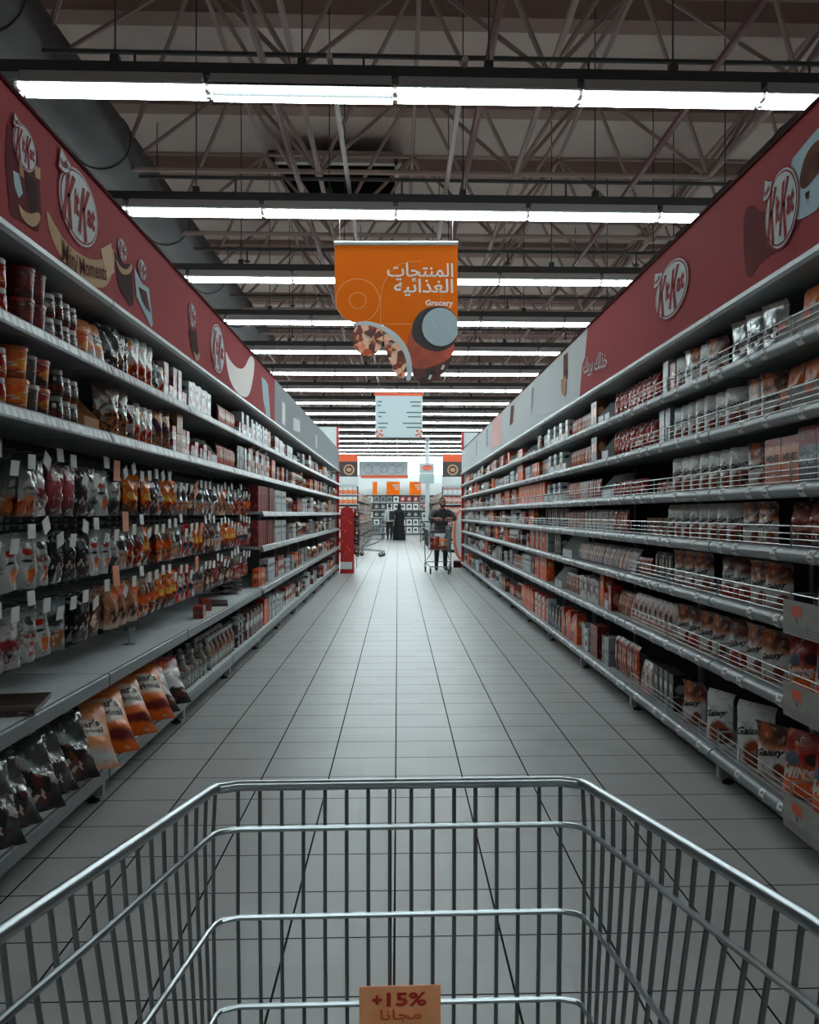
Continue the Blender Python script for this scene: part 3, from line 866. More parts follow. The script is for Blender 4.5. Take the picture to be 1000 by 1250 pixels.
def banner(side):
    s, X, E = SGN[side], FX_[side], EDGE[side]
    zb = ZCAN + 0.018
    zt = {'L': 2.845, 'R': 2.907}[side]
    y0, y1 = E[0], E[-1]
    fn = lambda y, z, off: Vector((X - s * (off + 0.001), y, z))
    d = 1 if side == 'L' else -1
    T = lambda x, y: on_side(x, y, X)
    ex = lambda p, a: (a, p[0], p[1])
    A, B = sorted((X, X + s * 0.03))
    if side == 'L':
        ys = T(335.5, 500)[0]
        o = MB().box(A, B, y0, ys, zb, zt).build('shelf_banner', M_REDB, smooth=0)
        tag(o, 'long red banner with oval logos and a cream ribbon above the peg-hook gondola', 'banner')
        MB().box(min(X - s * 0.008, X + s * 0.03), max(X - s * 0.008, X + s * 0.03), y0, ys, zt, zt + 0.014).build('top_trim', mat('banner_trim', (74, 20, 24), 0.9, spec=0.05), o, smooth=0)
        g = MB().box(A, B, ys + 0.002, y1, zb, zt).build('shelf_banner', M_GREYB, smooth=0)
        tag(g, 'grey banner with faint prints continuing the ribbon banner towards the shop end', 'banner')
        # logos
        L1, L2 = T(67, 240), T(120, 240)
        def logo(xa, xb_, ya, yb_, nest=True, off=0.002):
            xm = (xa + xb_) / 2
            a, c = T(xa, ya)[0], T(xb_, ya)[0]
            zz0, zz1 = T(xm, yb_)[1], T(xm, ya)[1]
            zz1 = min(zz1, zt - 0.03)
            b = MB(); kitkat(b, fn, (a + c) / 2, (zz0 + zz1) / 2, (c - a) * 0.92, (zz1 - zz0) * 0.93, 1, off, nest)
            b.build('logo', [M_LOGOW, M_LOGOR], o, smooth=0)
        # pack picture behind the small first logo
        def pk(pts, m, nm, off=0.001):
            MB().flat(fn, soft([T(*p) for p in pts]) if len(pts) > 6 else [T(*p) for p in pts], off).build(nm, m, o, smooth=0)
        pk([(8, 152), (46, 186), (50, 262), (46, 284), (12, 262), (6, 200)], mat('banner_shade', (96, 32, 36), 0.85, spec=0.1), 'pack_print')
        pk([(15, 208), (22, 212), (27, 236), (22, 242), (17, 228)], M_BLUEW, 'pack_print', 0.002)
        pk([(30, 208), (44, 224), (46, 256), (38, 262), (32, 240)], M_DARKBR, 'pack_print', 0.002)
        pk([(20, 246), (26, 256), (36, 262), (46, 258), (49, 266), (44, 276), (36, 277), (25, 266)], M_BEIGE, 'pack_print', 0.003)
        pk([(40, 200), (48, 206), (48, 220), (42, 216)], M_BEIGE, 'pack_print', 0.003)
        pk([(22, 200), (28, 204), (28, 218), (23, 214)], M_KRAFT, 'pack_print', 0.003)
        logo(14, 43, 153, 207)
        logo(70, 119, 197, 297)
        # ribbon
        pk([(56, 254), (66, 274), (80, 296), (96, 310), (112, 318), (128, 316), (138, 300), (140, 318), (136, 336), (130, 350), (118, 352), (104, 345), (88, 332), (72, 312), (62, 290), (57, 270)], M_BEIGE, 'ribbon_print')
        pk([(122, 304), (135, 297), (139, 332), (130, 340)], mat('ribbon_curl', (206, 174, 142), 0.85, spec=0.1), 'ribbon_print', 0.002)
        a, c = T(74, 300), T(131, 335)
        b = MB()
        def txt(st, xa, ya, xb2, yb2, hh):
            p, q = T(xa, ya), T(xb2, yb2)
            rot = math.atan2(q[1] - p[1], q[0] - p[0])
            ln = math.hypot(q[0] - p[0], q[1] - p[1])
            b.text(fn, st, (p[0] + q[0]) / 2, (p[1] + q[1]) / 2, ln, hh, 0.004, 0, rot, 0.01)
        txt('Mini', 75, 305, 93, 322, 0.085)
        txt('Moments', 96, 324, 129, 333, 0.075)
        b.build('lettering', M_BROWN, o, smooth=0)
        # two packs, each with its little logo
        pk([(138, 306), (150, 322), (160, 322), (163, 372), (158, 374), (145, 352)], M_DARKBR, 'pack_print')
        pk([(139, 312), (146, 326), (155, 330), (160, 320), (161, 330), (155, 336), (146, 334)], M_BEIGE, 'pack_print', 0.002)
        pk([(163, 326), (173, 346), (181, 352), (186, 396), (184, 400), (166, 362)], M_BLUEW, 'pack_print', 0.002)
        pk([(168, 350), (178, 356), (180, 366), (183, 382), (177, 376), (172, 366)], M_BROWN, 'pack_print', 0.003)
        logo(142.5, 154, 292, 318, False)
        logo(167, 178, 317, 341, False)
        logo(229.5, 238.5, 370, 399, False)
        pk([(230, 398), (235, 404), (239, 402), (242, 432), (238, 436), (233, 424)], M_DARKBR, 'pack_print', 0.002)
        pk([(235, 428), (240, 434), (243, 430), (243, 438), (239, 442)], M_BEIGE, 'pack_print', 0.003)
        logo(256.5, 273.5, 396, 455, False)
        pk([(274, 424), (280, 440), (290, 450), (298, 450), (304, 436), (307, 434), (311, 440), (309, 462), (304, 484), (296, 485), (286, 476), (278, 458)], mat('ribbon_far', (196, 176, 164), 0.5), 'ribbon_print')
        pk([(319, 460), (324, 464), (327, 470), (330, 510), (325, 506), (321, 488)], M_BLUEW, 'pack_print')
        for xa, xb2, ya, yb2 in ((344, 348, 490, 520), (358, 366, 510, 528), (385, 387, 530, 548)):
            MB().flat(fn, [T(xa, ya), T(xb2, ya + 3), T(xb2, yb2), T(xa, yb2 - 3)], 0.002).build('faint_print', mat('faint_print', (176, 172, 172), 0.5), g, smooth=0)
    else:
        yt_, yb_ = T(717.5, 403)[0], T(707.5, 478)[0]
        # red part ends on a slanted edge; the white part continues to the shop end
        MIN = y0
        poly = [(MIN, zb), (yb_, zb), ((yb_ + yt_) / 2 + 0.05, (zb + zt) / 2), ((yb_ + yt_) / 2 - 0.06, (zb + zt) / 2 + 0.04), (yt_, zt), (MIN, zt)]
        o = MB().prism(poly, lambda p, a: (a, p[0], p[1]), A, B).build('shelf_banner', M_REDB, smooth=0)
        tag(o, 'long red banner with two oval logos and a white chocolate panel above the wire-guard gondola', 'banner')
        MB().box(X - 0.008, X + 0.03, y0, y1, zt, zt + 0.014).build('top_trim', mat('banner_trim', (74, 20, 24), 0.9, spec=0.05), o, smooth=0)
        poly = [(yb_ + 0.003, zb), (y1, zb), (y1, zt), (yt_ + 0.003, zt), ((yb_ + yt_) / 2 - 0.057, (zb + zt) / 2 + 0.04), ((yb_ + yt_) / 2 + 0.053, (zb + zt) / 2)]
        g = MB().prism(poly, lambda p, a: (a, p[0], p[1]), A, B).build('shelf_banner', M_LOGOW, smooth=0)
        tag(g, 'white banner with brown snack prints beyond the red one, wire-guard side', 'banner')
        def pk(pts, m, nm, off=0.001, par=None):
            MB().flat(fn, soft([T(*p) for p in pts]) if len(pts) > 6 else [T(*p) for p in pts], off).build(nm, m, par or o, smooth=0)
        def logo(xa, xb2, ya, yb2, off=0.003):
            xm = (xa + xb2) / 2
            a, c = T(xa, ya)[0], T(xb2, ya)[0]
            zc = (T(xb2, ya + (yb2 - ya) * 0.22)[1] + T(xa, yb2 - (yb2 - ya) * 0.22)[1]) / 2
            b = MB(); kitkat(b, fn, (a + c) / 2, zc, abs(c - a) * 0.93, 0.30, -1, off, True)
            b.build('logo', [M_LOGOW, M_LOGOR], o, smooth=0)
        pk([(908, 258), (920, 248), (930, 262), (960, 250), (985, 262), (960, 300), (930, 318), (914, 344), (909, 320)], mat('banner_smoke', (104, 36, 40), 0.85, spec=0.1), 'shade_print')
        pk([(965.5, 197), (975, 186), (1003, 152), (1012, 150), (1012, 248), (974, 271.5), (967, 262)], M_BLUEW, 'panel_print', 0.002)
        pk([(978, 214), (984, 190), (995, 174), (1006, 168), (1006, 205), (992, 222), (983, 232), (977, 228)], M_BROWN, 'chocolate_print', 0.003)
        pk([(984, 236), (990, 232), (988, 242), (985, 243)], M_DARKBR, 'chocolate_print', 0.003)
        logo(936, 977, 213, 294, 0.004)
        logo(801, 842, 302, 401)
        p, q = T(742, 441), T(713, 449)
        b = MB()
        b.text(lambda x, z, off: fn(-x, z, off), arabic('\ufea7\ufeac\ufedf\ufeda \ufe91\ufeae\ufef3\ufeda'), -(p[0] + q[0]) / 2, (p[1] + q[1]) / 2, abs(q[0] - p[0]), 0.17, 0.003, 0, -0.10, 0.01)
        b.build('lettering', M_LOGOW, o, smooth=0)
        pk([(688.5, 434), (693.5, 430), (693.5, 462), (688, 465)], M_BROWN, 'snack_print', 0.002, g)
        pk([(685.5, 464), (692, 458), (692, 478), (690, 484), (686, 480)], M_KRAFT, 'snack_print', 0.003, g)
        pk([(649.5, 474), (652.5, 472), (651, 494), (648.5, 508)], M_GREYB, 'snack_print', 0.002, g)
        pk([(624, 496), (628, 494), (626.5, 516), (622.5, 520)], M_BROWN, 'snack_print', 0.002, g)
        pk([(594, 524), (595.6, 523), (595.6, 545), (594, 546)], M_GREYB, 'snack_print', 0.002, g)
        pk([(581.4, 537), (582.4, 536), (582.4, 555), (581.4, 556)], M_GREYB, 'snack_print', 0.002, g)
        pk([(602, 513.5), (612.5, 503), (612, 542), (599, 549)], mat('pink_print', (176, 92, 84), 0.5), 'panel_print', 0.002, g)
banner('L'); banner('R')

# header boards closing the far ends of both gondolas
for side, lab in (('L', 'peg-hook'), ('R', 'wire-guard')):
    s, X, y1 = SGN[side], FX_[side], EDGE[side][-1]
    xa, xb2 = sorted((X + s * 0.05, X + s * 1.25))
    b = MB().box(xa, xb2, y1 + 0.02, y1 + 0.06, 0.02, 3.36)
    o = b.build('end_board', M_WHITE, smooth=0)
    tag(o, f'tall white end board with a red edge at the far end of the {lab} gondola', 'board')
    xa, xb2 = sorted((X - s * 0.01, X + s * 0.05))
    MB().box(xa, xb2, y1 + 0.01, y1 + 0.07, 0.02, 3.37).build('red_edge', M_RED, o, smooth=0)

# ------------------------------------------------------------------ peg hooks with price tags
HOOKS = []
def hook_meshes():
    rod = MB().tube([(0, -0.0, 0.0), (0.40, 0, 0.0), (0.415, 0, 0.012)], 0.003, 5).tube([(0, 0, 0.035), (0.43, 0, 0.035)], 0.0028, 5).mesh('peg_hook', M_CHROME)
    tagm = MB().box(0.428, 0.432, -0.034, 0.034, -0.022, 0.036).mesh('price_tag', M_TAG, smooth=0)
    tago = MB().box(0.428, 0.432, -0.05, 0.05, -0.03, 0.075).mesh('price_tag', mat('orange_tag', (214, 130, 88), 0.6), smooth=0)
    plate = MB().box(-0.008, 0.004, -0.02, 0.02, -0.02, 0.05).mesh('back_plate', M_STEEL, smooth=0)
    return rod, tagm, tago, plate
HK = hook_meshes()
ROWZ = [1.56, 1.27, 0.975]
ROWN = ['upper', 'middle', 'lower']
rr = random.Random(21)
for ri, z in enumerate(ROWZ):
    y, k = 3.07, 0
    while y < PEG_END - 0.12:
        k += 1
        o = link('peg_hook', HK[0], None, (XL - DEP, y, z))
        orange = k in (11, 23) if ri != 1 else k in (12, 24)
        tag(o, f'{ordinal(k)} steel peg hook from the cart on the {ROWN[ri]} hook row' + (', with an orange tag' if orange else ''), 'hook', f'peg hooks of the {ROWN[ri]} row')
        t = link('price_tag', HK[2] if orange else HK[1], o, rx=rr.uniform(-0.5, 0.5) if rr.random() < 0.3 else 0, ry=rr.uniform(-0.1, 0.15))
        if orange: t['label'] = 'orange price tag'
        link('back_plate', HK[3], o)
        HOOKS.append((ri, k, y, z))
        y += 0.15
# ------------------------------------------------------------------ products
def pouch(name, m, w, h, d, seed, pillow=False, texts=(), ink=None, wr=0.006, hang=False):
    """sealed bag standing on z = 0, front towards -y; prints are set on its curved front"""
    r = random.Random(seed)
    nu, nv = 10, 14
    ph = [r.uniform(0, 6.28) for _ in range(8)]
    def wrinkle(u, v):
        return wr * (math.sin(9 * u + 5 * v + ph[0]) * 0.5 + math.sin(14 * v - 6 * u + ph[1]) * 0.4 + math.sin(23 * u * v + ph[2]) * 0.5) * math.sin(math.pi * min(1, v * 1.02)) 
    def prof(v):
        if pillow:
            return max(0.0, math.sin(math.pi * min(max((v - 0.04) / 0.92, 0), 1))) ** 0.55
        if hang:
            return max(0.0, math.sin(math.pi * min(max((v - 0.03) / 0.80, 0), 1))) ** 0.6 if v < 0.83 else 0.0
        return (1 - min(1, v / 0.93) ** 2.2) if v < 0.93 else 0.0
    def P(u, v, side):
        nar = 1 - 0.05 * math.sin(math.pi * v) if not hang else 1 - 0.06 * prof(v)
        if pillow: nar = 1 - 0.09 * prof(v)
        x = (u - 0.5) * w * nar
        t = prof(v) * (max(0.0, 1 - abs(2 * u - 1) ** 2.6)) ** 0.8
        y = side * (d / 2 * t + 0.0012)
        y += wrinkle(u, v) * (0.4 + 0.6 * t) * (1 if side < 0 else 0.7)
        z = v * h
        if not hang and v > 0.9:
            y += (v - 0.9) * 10 * 0.012 * (1 if seed % 2 else -1)
        return Vector((x, y, z))
    b = MB()
    for side in (-1, 1):
        vs, us = [], []
        for j in range(nv + 1):
            for i in range(nu + 1):
                vs.append(P(i / nu, j / nv, side)); us.append((i / nu, j / nv))
        fs = []
        for j in range(nv):
            for i in range(nu):
                a = j * (nu + 1) + i
                fs.append((a, a + 1, a + nu + 2, a + nu + 1))
        b.add(vs, fs, 0, us)
    # side gussets
    for i in (0, nu):
        vs = [P(i / nu, j / nv, sd) for j in range(nv + 1) for sd in (-1, 1)]
        b.add(vs, [(2 * j, 2 * j + 1, 2 * j + 3, 2 * j + 2) for j in range(nv)], 0, [(i / nu, (k // 2) / nv) for k in range(len(vs))])
    vs = [P(i / nu, 0, sd) for i in range(nu + 1) for sd in (-1, 1)]
    b.add(vs, [(2 * j, 2 * j + 1, 2 * j + 3, 2 * j + 2) for j in range(nu)], 0, [(0.5, 0.02)] * len(vs))
    fn = lambda x, y, off: P(min(max(x, 0.0), 1), min(max(y, 0), 1), -1) + Vector((0, -off, 0))
    for t in texts:
        s, cx, cy, tw, th, mi = t[:6]
        rot = t[6] if len(t) > 6 else 0
        sh = t[7] if len(t) > 7 else 0
        b.text(fn, s, cx, cy, tw, th, 0.0025, mi, rot, 0.03, sh)
    return b.mesh(name, [m] + list(ink or []), smooth=1.0)

def carton(name, m, w, h, d, texts=(), ink=None, extra=None):
    b = MB().box(-w / 2, w / 2, -d / 2, d / 2, 0, h)
    fn = lambda x, y, off: Vector(((x - 0.5) * w, -d / 2 - off, y * h))
    for t in texts:
        s, cx, cy, tw, th, mi = t[:6]
        b.text(fn, s, cx, cy, tw, th, 0.0012, mi, t[6] if len(t) > 6 else 0, 0.03)
    return b.mesh(name, [m] + list(ink or []), smooth=0, bevel=0.0015 if not texts else 0)

INKD, INKW = mat('pack_ink_dark', (40, 26, 26), 0.5), mat('pack_ink_white', (214, 212, 208), 0.5)
INKR, INKO = mat('pack_ink_red', (168, 26, 28), 0.5), mat('pack_ink_orange', (224, 110, 40), 0.5)
W_, G_, BK = (206, 208, 206), (136, 142, 144), (28, 27, 28)
OR, RD, BR, TN, DR = (214, 104, 34), (178, 34, 34), (96, 50, 34), (178, 124, 84), (104, 26, 30)
CR = (214, 196, 172)

# art
A = {}
A['gal_white'] = art('art_white_toffee', [(0, (196, 198, 196)), (0.1, W_), (0.9, W_), (1, (180, 178, 174))], 0.04, [(0.66, 0.18, 0.36, 0.26, (176, 84, 34)), (0.78, 0.14, 0.2, 0.16, (92, 44, 28))], detail=0.3)
A['gal_brown'] = art('art_brown_top', [(0, (150, 90, 66)), (0.14, (196, 190, 184)), (0.5, W_), (0.6, (186, 134, 98)), (0.68, (116, 62, 40)), (1, (72, 40, 32))], 0.12, [(0.3, 0.84, 0.2, 0.16, (176, 100, 54)), (0.75, 0.2, 0.16, 0.12, (150, 76, 40))], detail=0.28)
A['gal_red'] = art('art_red_foot', [(0, (190, 60, 36)), (0.2, (196, 70, 44)), (0.3, W_), (0.56, W_), (0.68, (126, 66, 46)), (1, (84, 46, 36))], 0.1, [(0.6, 0.12, 0.4, 0.22, (200, 62, 34))])
A['silver'] = art('art_silver', [(0, (150, 154, 154)), (0.4, (196, 200, 200)), (1, (170, 174, 174))], 0.15, [(0.5, 0.42, 0.4, 0.2, (104, 96, 96))], rough=0.22, metal=0.5)
A['redbag'] = art('art_red_bag', [(0, (160, 24, 28)), (0.5, (196, 34, 34)), (1, (150, 22, 26))], 0.2, [(0.5, 0.5, 0.3, 0.18, (206, 120, 110))], rough=0.25)
A['minis'] = art('art_minis', [(0, OR), (0.42, (222, 120, 40)), (0.55, (196, 40, 36)), (1, (176, 26, 30))], 0.12, [(0.25, 0.55, 0.2, 0.12, (90, 104, 120)), (0.75, 0.62, 0.2, 0.1, (60, 40, 36))])
A['snick'] = art('art_brown_orange', [(0, (110, 62, 40)), (0.45, (150, 80, 40)), (0.6, (196, 110, 44)), (1, (206, 118, 46))], 0.1, [(0.4, 0.4, 0.36, 0.14, (200, 196, 190))])
A['malt'] = art('art_striped_red', [(0, (128, 44, 40)), (0.3, (156, 60, 50)), (0.42, (196, 150, 140)), (0.52, (150, 40, 40)), (0.64, (190, 140, 130)), (1, (110, 54, 44))], 0.25, rough=0.25)
A['twixbox'] = art('art_orange_box', [(0, (198, 108, 58)), (0.5, (206, 122, 72)), (0.82, (206, 160, 130)), (0.86, RD), (1, (196, 50, 46))], 0.02, [(0.5, 0.3, 0.5, 0.2, (178, 84, 48))], bump=0)
A['bluered'] = art('art_red_blue', [(0, (70, 84, 98)), (0.65, (120, 136, 146)), (0.72, RD), (1, RD)], 0.03, bump=0)
A['mini_w'] = art('art_milk_pouch', [(0, (208, 180, 176)), (0.2, (214, 202, 198)), (0.8, (212, 200, 196)), (1, (120, 84, 80))], 0.05, [(0.5, 0.5, 0.2, 0.16, (130, 74, 74)), (0.5, 0.15, 0.3, 0.1, (196, 140, 130))])
A['clear'] = art('art_clear_bag', [(0, (60, 58, 58)), (0.5, (104, 106, 106)), (1, (74, 76, 78))], 0.4, [(0.5, 0.4, 0.25, 0.16, (150, 156, 156))], speck=(0.55, 0.22, 0.3, 0.2, [(70, 62, 62), (104, 62, 60), (54, 50, 52), (150, 84, 46), (60, 60, 64)], 8), rough=0.13, bump=0.7)
A['hiar'] = art('art_chips_orange', [(0, (178, 92, 36)), (0.12, (196, 104, 40)), (0.17, (112, 32, 30)), (0.25, (128, 38, 32)), (0.29, (206, 116, 44)), (1, (214, 124, 48))], 0.06, [(0.62, 0.55, 0.36, 0.18, (206, 196, 182))], rough=0.3, detail=0.2)
A['hiar2'] = art('art_chips_tan', [(0, (196, 150, 120)), (0.12, (190, 196, 196)), (0.3, (206, 150, 110)), (1, (206, 132, 72))], 0.08, [(0.6, 0.52, 0.32, 0.15, (204, 190, 176))], rough=0.3, detail=0.2)
A['redwhite'] = art('art_red_white_bag', [(0, (52, 46, 50)), (0.26, (60, 52, 54)), (0.3, W_), (0.66, (204, 198, 194)), (0.72, RD), (1, (166, 36, 34))], 0.1, [(0.4, 0.72, 0.3, 0.14, OR)], rough=0.3)
A['purple'] = art('art_purple_yellow', [(0, (150, 96, 60)), (0.3, (128, 84, 60)), (0.5, (84, 54, 66)), (0.75, (200, 140, 50)), (1, (60, 44, 48))], 0.12, [(0.5, 0.62, 0.22, 0.14, (60, 50, 90))], rough=0.25)
A['whiteor'] = art('art_white_orange', [(0, (206, 110, 40)), (0.3, (210, 130, 60)), (0.45, (206, 204, 200)), (1, (196, 196, 194))], 0.2, [(0.3, 0.8, 0.3, 0.14, (206, 130, 40)), (0.7, 0.25, 0.2, 0.2, (190, 54, 36))], rough=0.22)
A['brownclear'] = art('art_brown_clear', [(0, (150, 110, 80)), (0.3, (96, 66, 48)), (0.7, (120, 90, 70)), (1, (150, 140, 130))], 0.3, [(0.5, 0.45, 0.3, 0.16, (178, 182, 178))], speck=(0.5, 0.2, 0.5, 0.3, [(110, 66, 40), (150, 96, 60), (84, 50, 34), (170, 120, 80)], 12), rough=0.18)
A['darkred'] = art('art_dark_red_clear', [(0, (60, 24, 24)), (0.4, (92, 34, 32)), (1, (70, 40, 36))], 0.3, [(0.5, 0.3, 0.3, 0.1, (150, 140, 136))], rough=0.2)
# hanging packets
A['h_berry'] = art('art_berry', [(0, (150, 150, 148)), (0.3, (176, 176, 172)), (0.7, (160, 162, 160)), (1, (96, 102, 102))], 0.08, [(0.5, 0.76, 0.26, 0.08, (60, 66, 66)), (0.62, 0.24, 0.2, 0.14, (190, 40, 32)), (0.4, 0.5, 0.3, 0.05, (176, 60, 54))], rough=0.22)
A['h_orange'] = art('art_hang_orange', [(0, (60, 62, 66)), (0.28, (90, 76, 60)), (0.36, (206, 112, 30)), (1, (214, 122, 34))], 0.08, [(0.5, 0.5, 0.3, 0.1, (230, 180, 90)), (0.6, 0.24, 0.3, 0.14, (150, 60, 34))], rough=0.22)
A['h_orange2'] = art('art_hang_orange_red', [(0, (150, 60, 40)), (0.3, (196, 100, 50)), (0.5, (206, 96, 30)), (0.64, (120, 84, 60)), (1, (150, 130, 110))], 0.1, speck=(0.5, 0.2, 0.5, 0.2, [(150, 60, 40), (206, 130, 70), (110, 50, 34)], 9), rough=0.22)
A['h_dark'] = art('art_hang_dark', [(0, (36, 36, 38)), (0.5, (52, 54, 56)), (1, (40, 42, 44))], 0.3, [(0.5, 0.7, 0.25, 0.1, (110, 112, 112)), (0.5, 0.3, 0.3, 0.2, (84, 56, 54))], rough=0.16)
A['h_silver'] = art('art_hang_silver', [(0, (130, 136, 136)), (0.5, (170, 176, 178)), (1, (120, 126, 128))], 0.25, [(0.5, 0.25, 0.3, 0.18, (170, 110, 70)), (0.4, 0.6, 0.4, 0.12, (84, 88, 90))], rough=0.18, metal=0.2)
A['h_red'] = art('art_hang_red', [(0, (170, 36, 32)), (0.5, (190, 40, 34)), (1, (180, 34, 32))], 0.1, [(0.55, 0.62, 0.3, 0.16, (196, 190, 186)), (0.6, 0.3, 0.25, 0.16, (70, 90, 110)), (0.3, 0.45, 0.16, 0.1, (206, 120, 50))], rough=0.22)
A['h_brown'] = art('art_hang_brown', [(0, (70, 40, 34)), (0.4, (104, 58, 42)), (0.75, (90, 52, 40)), (1, (140, 110, 96))], 0.2, [(0.5, 0.35, 0.26, 0.14, (196, 170, 150))], rough=0.24)
A['h_beige'] = art('art_hang_beige', [(0, (186, 170, 156)), (0.2, (160, 110, 84)), (0.5, (176, 124, 92)), (1, (190, 140, 110))], 0.12, [(0.6, 0.3, 0.25, 0.16, (96, 54, 44)), (0.75, 0.8, 0.2, 0.16, OR)], rough=0.3)
A['h_pink'] = art('art_hang_pink', [(0, (52, 40, 44)), (0.3, (150, 60, 70)), (0.55, (170, 84, 90)), (1, (64, 54, 60))], 0.2, rough=0.22)
A['h_whorange'] = art('art_hang_white_orange', [(0, (160, 160, 158)), (0.4, (184, 184, 182)), (0.75, (150, 154, 154)), (1, (100, 106, 106))], 0.1, [(0.66, 0.24, 0.22, 0.13, (206, 110, 44)), (0.45, 0.66, 0.26, 0.06, (196, 60, 44)), (0.4, 0.5, 0.3, 0.03, (60, 60, 60))], rough=0.2)
A['h_pinkwhite'] = art('art_hang_pink_white', [(0, (170, 168, 166)), (0.3, (190, 186, 184)), (0.36, (150, 40, 50)), (0.5, (170, 60, 66)), (0.56, (196, 192, 190)), (1, (120, 120, 122))], 0.1, [(0.35, 0.24, 0.2, 0.12, (120, 60, 50))], rough=0.2)
A['h_blackwhite'] = art('art_hang_black_white', [(0, (44, 46, 48)), (0.3, (70, 74, 74)), (0.4, (176, 180, 178)), (0.7, (190, 192, 190)), (0.8, (60, 62, 62)), (1, (44, 44, 46))], 0.14, [(0.6, 0.55, 0.22, 0.1, (180, 40, 34))], rough=0.18)
A['h_clear2'] = art('art_hang_clear_pale', [(0, (150, 84, 54)), (0.25, (176, 110, 70)), (0.4, (150, 152, 150)), (0.7, (120, 124, 124)), (1, (90, 94, 94))], 0.22, [(0.5, 0.6, 0.26, 0.08, (196, 196, 190))], speck=(0.5, 0.2, 0.5, 0.16, [(176, 90, 50), (140, 50, 36), (196, 130, 80)], 8), rough=0.16)
A['h_clearred'] = art('art_hang_clear_red', [(0, (120, 40, 36)), (0.45, (160, 60, 48)), (0.7, (110, 96, 94)), (1, (140, 146, 146))], 0.2, speck=(0.5, 0.25, 0.5, 0.3, [(150, 40, 36), (190, 90, 60), (110, 30, 30)], 9), rough=0.18)

PR = {}     # key -> dict(noun, look, cat, parts [(name, mesh, loc)], w, d, h)
def P_(key, noun, look, cat, parts, w, d, h):
    PR[key] = dict(noun=noun, look=look, cat=cat, parts=parts, w=w, d=d, h=h)

gx = [('Galaxy', 0.5, 0.5, 0.84, 0.22, 1, 0.12, 0.35)]
for i, (k, look) in enumerate((('gal_white', 'white toffee'), ('gal_brown', 'brown-topped'), ('gal_red', 'red-footed white'))):
    P_(k, 'chocolate_pouch', look, 'chocolate pouch', [('chocolate_pouch', pouch('chocolate_pouch', A[k], 0.165, 0.205, 0.06, 3 + i, texts=[('Galaxy', 0.5, 0.47 if k != 'gal_white' else 0.55, 0.80, 0.17, 1, 0.16, 0.35)], ink=[INKD]), (0, 0, 0))], 0.165, 0.06, 0.205)
P_('silver', 'chocolate_pouch', 'silver foil', 'chocolate pouch', [('chocolate_pouch', pouch('chocolate_pouch', A['silver'], 0.17, 0.22, 0.075, 8, wr=0.011), (0, 0, 0))], 0.17, 0.075, 0.22)
P_('redbag', 'candy_bag', 'shiny red', 'candy bag', [('candy_bag', pouch('candy_bag', A['redbag'], 0.15, 0.20, 0.07, 11, pillow=True, wr=0.013), (0, 0, 0))], 0.15, 0.07, 0.20)
P_('minis', 'chocolate_pouch', 'red and orange minis', 'chocolate pouch', [('chocolate_pouch', pouch('chocolate_pouch', A['minis'], 0.20, 0.215, 0.08, 13, texts=[('MINIS', 0.5, 0.36, 0.74, 0.17, 1, 0.1)], ink=[INKW], wr=0.01), (0, 0, 0))], 0.20, 0.08, 0.215)
P_('snick', 'chocolate_pouch', 'brown and orange', 'chocolate pouch', [('chocolate_pouch', pouch('chocolate_pouch', A['snick'], 0.17, 0.21, 0.07, 15, texts=[('MINIS', 0.5, 0.44, 0.7, 0.15, 1, 0.1)], ink=[INKD]), (0, 0, 0))], 0.17, 0.07, 0.21)
P_('malt', 'candy_bag', 'red striped', 'candy bag', [('candy_bag', pouch('candy_bag', A['malt'], 0.17, 0.19, 0.09, 17, pillow=True, wr=0.016), (0, 0, 0))], 0.17, 0.09, 0.19)
P_('twixbox', 'chocolate_box', 'orange minis', 'chocolate box', [('chocolate_box', carton('chocolate_box', A['twixbox'], 0.165, 0.205, 0.07, [('MINIS', 0.5, 0.58, 0.8, 0.16, 1)], [INKD]), (0, 0, 0))], 0.165, 0.07, 0.205)
P_('bluered', 'chocolate_box', 'red and blue', 'chocolate box', [('chocolate_box', carton('chocolate_box', A['bluered'], 0.15, 0.23, 0.07, [('MINIS', 0.5, 0.42, 0.8, 0.16, 1)], [INKW]), (0, 0, 0))], 0.15, 0.07, 0.23)
P_('milk', 'milk_pouch', 'pink and white', 'milk chocolate pouch', [('milk_pouch', pouch('milk_pouch', A['mini_w'], 0.10, 0.16, 0.05, 19), (0, 0, 0))], 0.10, 0.05, 0.16)
P_('clear', 'snack_bag', 'dark clear', 'snack bag', [('snack_bag', pouch('snack_bag', A['clear'], 0.22, 0.26, 0.10, 23, pillow=True, wr=0.02), (0, 0, 0))], 0.22, 0.10, 0.26)
P_('hiar', 'snack_bag', 'orange', 'snack bag', [('snack_bag', pouch('snack_bag', A['hiar'], 0.26, 0.30, 0.10, 25, pillow=True, texts=[("Hiar's", 0.62, 0.62, 0.5, 0.12, 1, 0.12), ('Original', 0.62, 0.47, 0.56, 0.12, 1, 0.12)], ink=[INKD], wr=0.008), (0, 0, 0))], 0.26, 0.10, 0.30)
P_('hiar2', 'snack_bag', 'tan and silver', 'snack bag', [('snack_bag', pouch('snack_bag', A['hiar2'], 0.24, 0.28, 0.10, 27, pillow=True, texts=[("Hiar's", 0.60, 0.58, 0.46, 0.10, 1, 0.12), ('Original', 0.62, 0.46, 0.5, 0.10, 1, 0.12)], ink=[INKD], wr=0.010), (0, 0, 0))], 0.24, 0.10, 0.28)
P_('redwhite', 'snack_bag', 'red white black', 'snack bag', [('snack_bag', pouch('snack_bag', A['redwhite'], 0.25, 0.29, 0.10, 29, pillow=True, wr=0.012), (0, 0, 0))], 0.25, 0.10, 0.29)
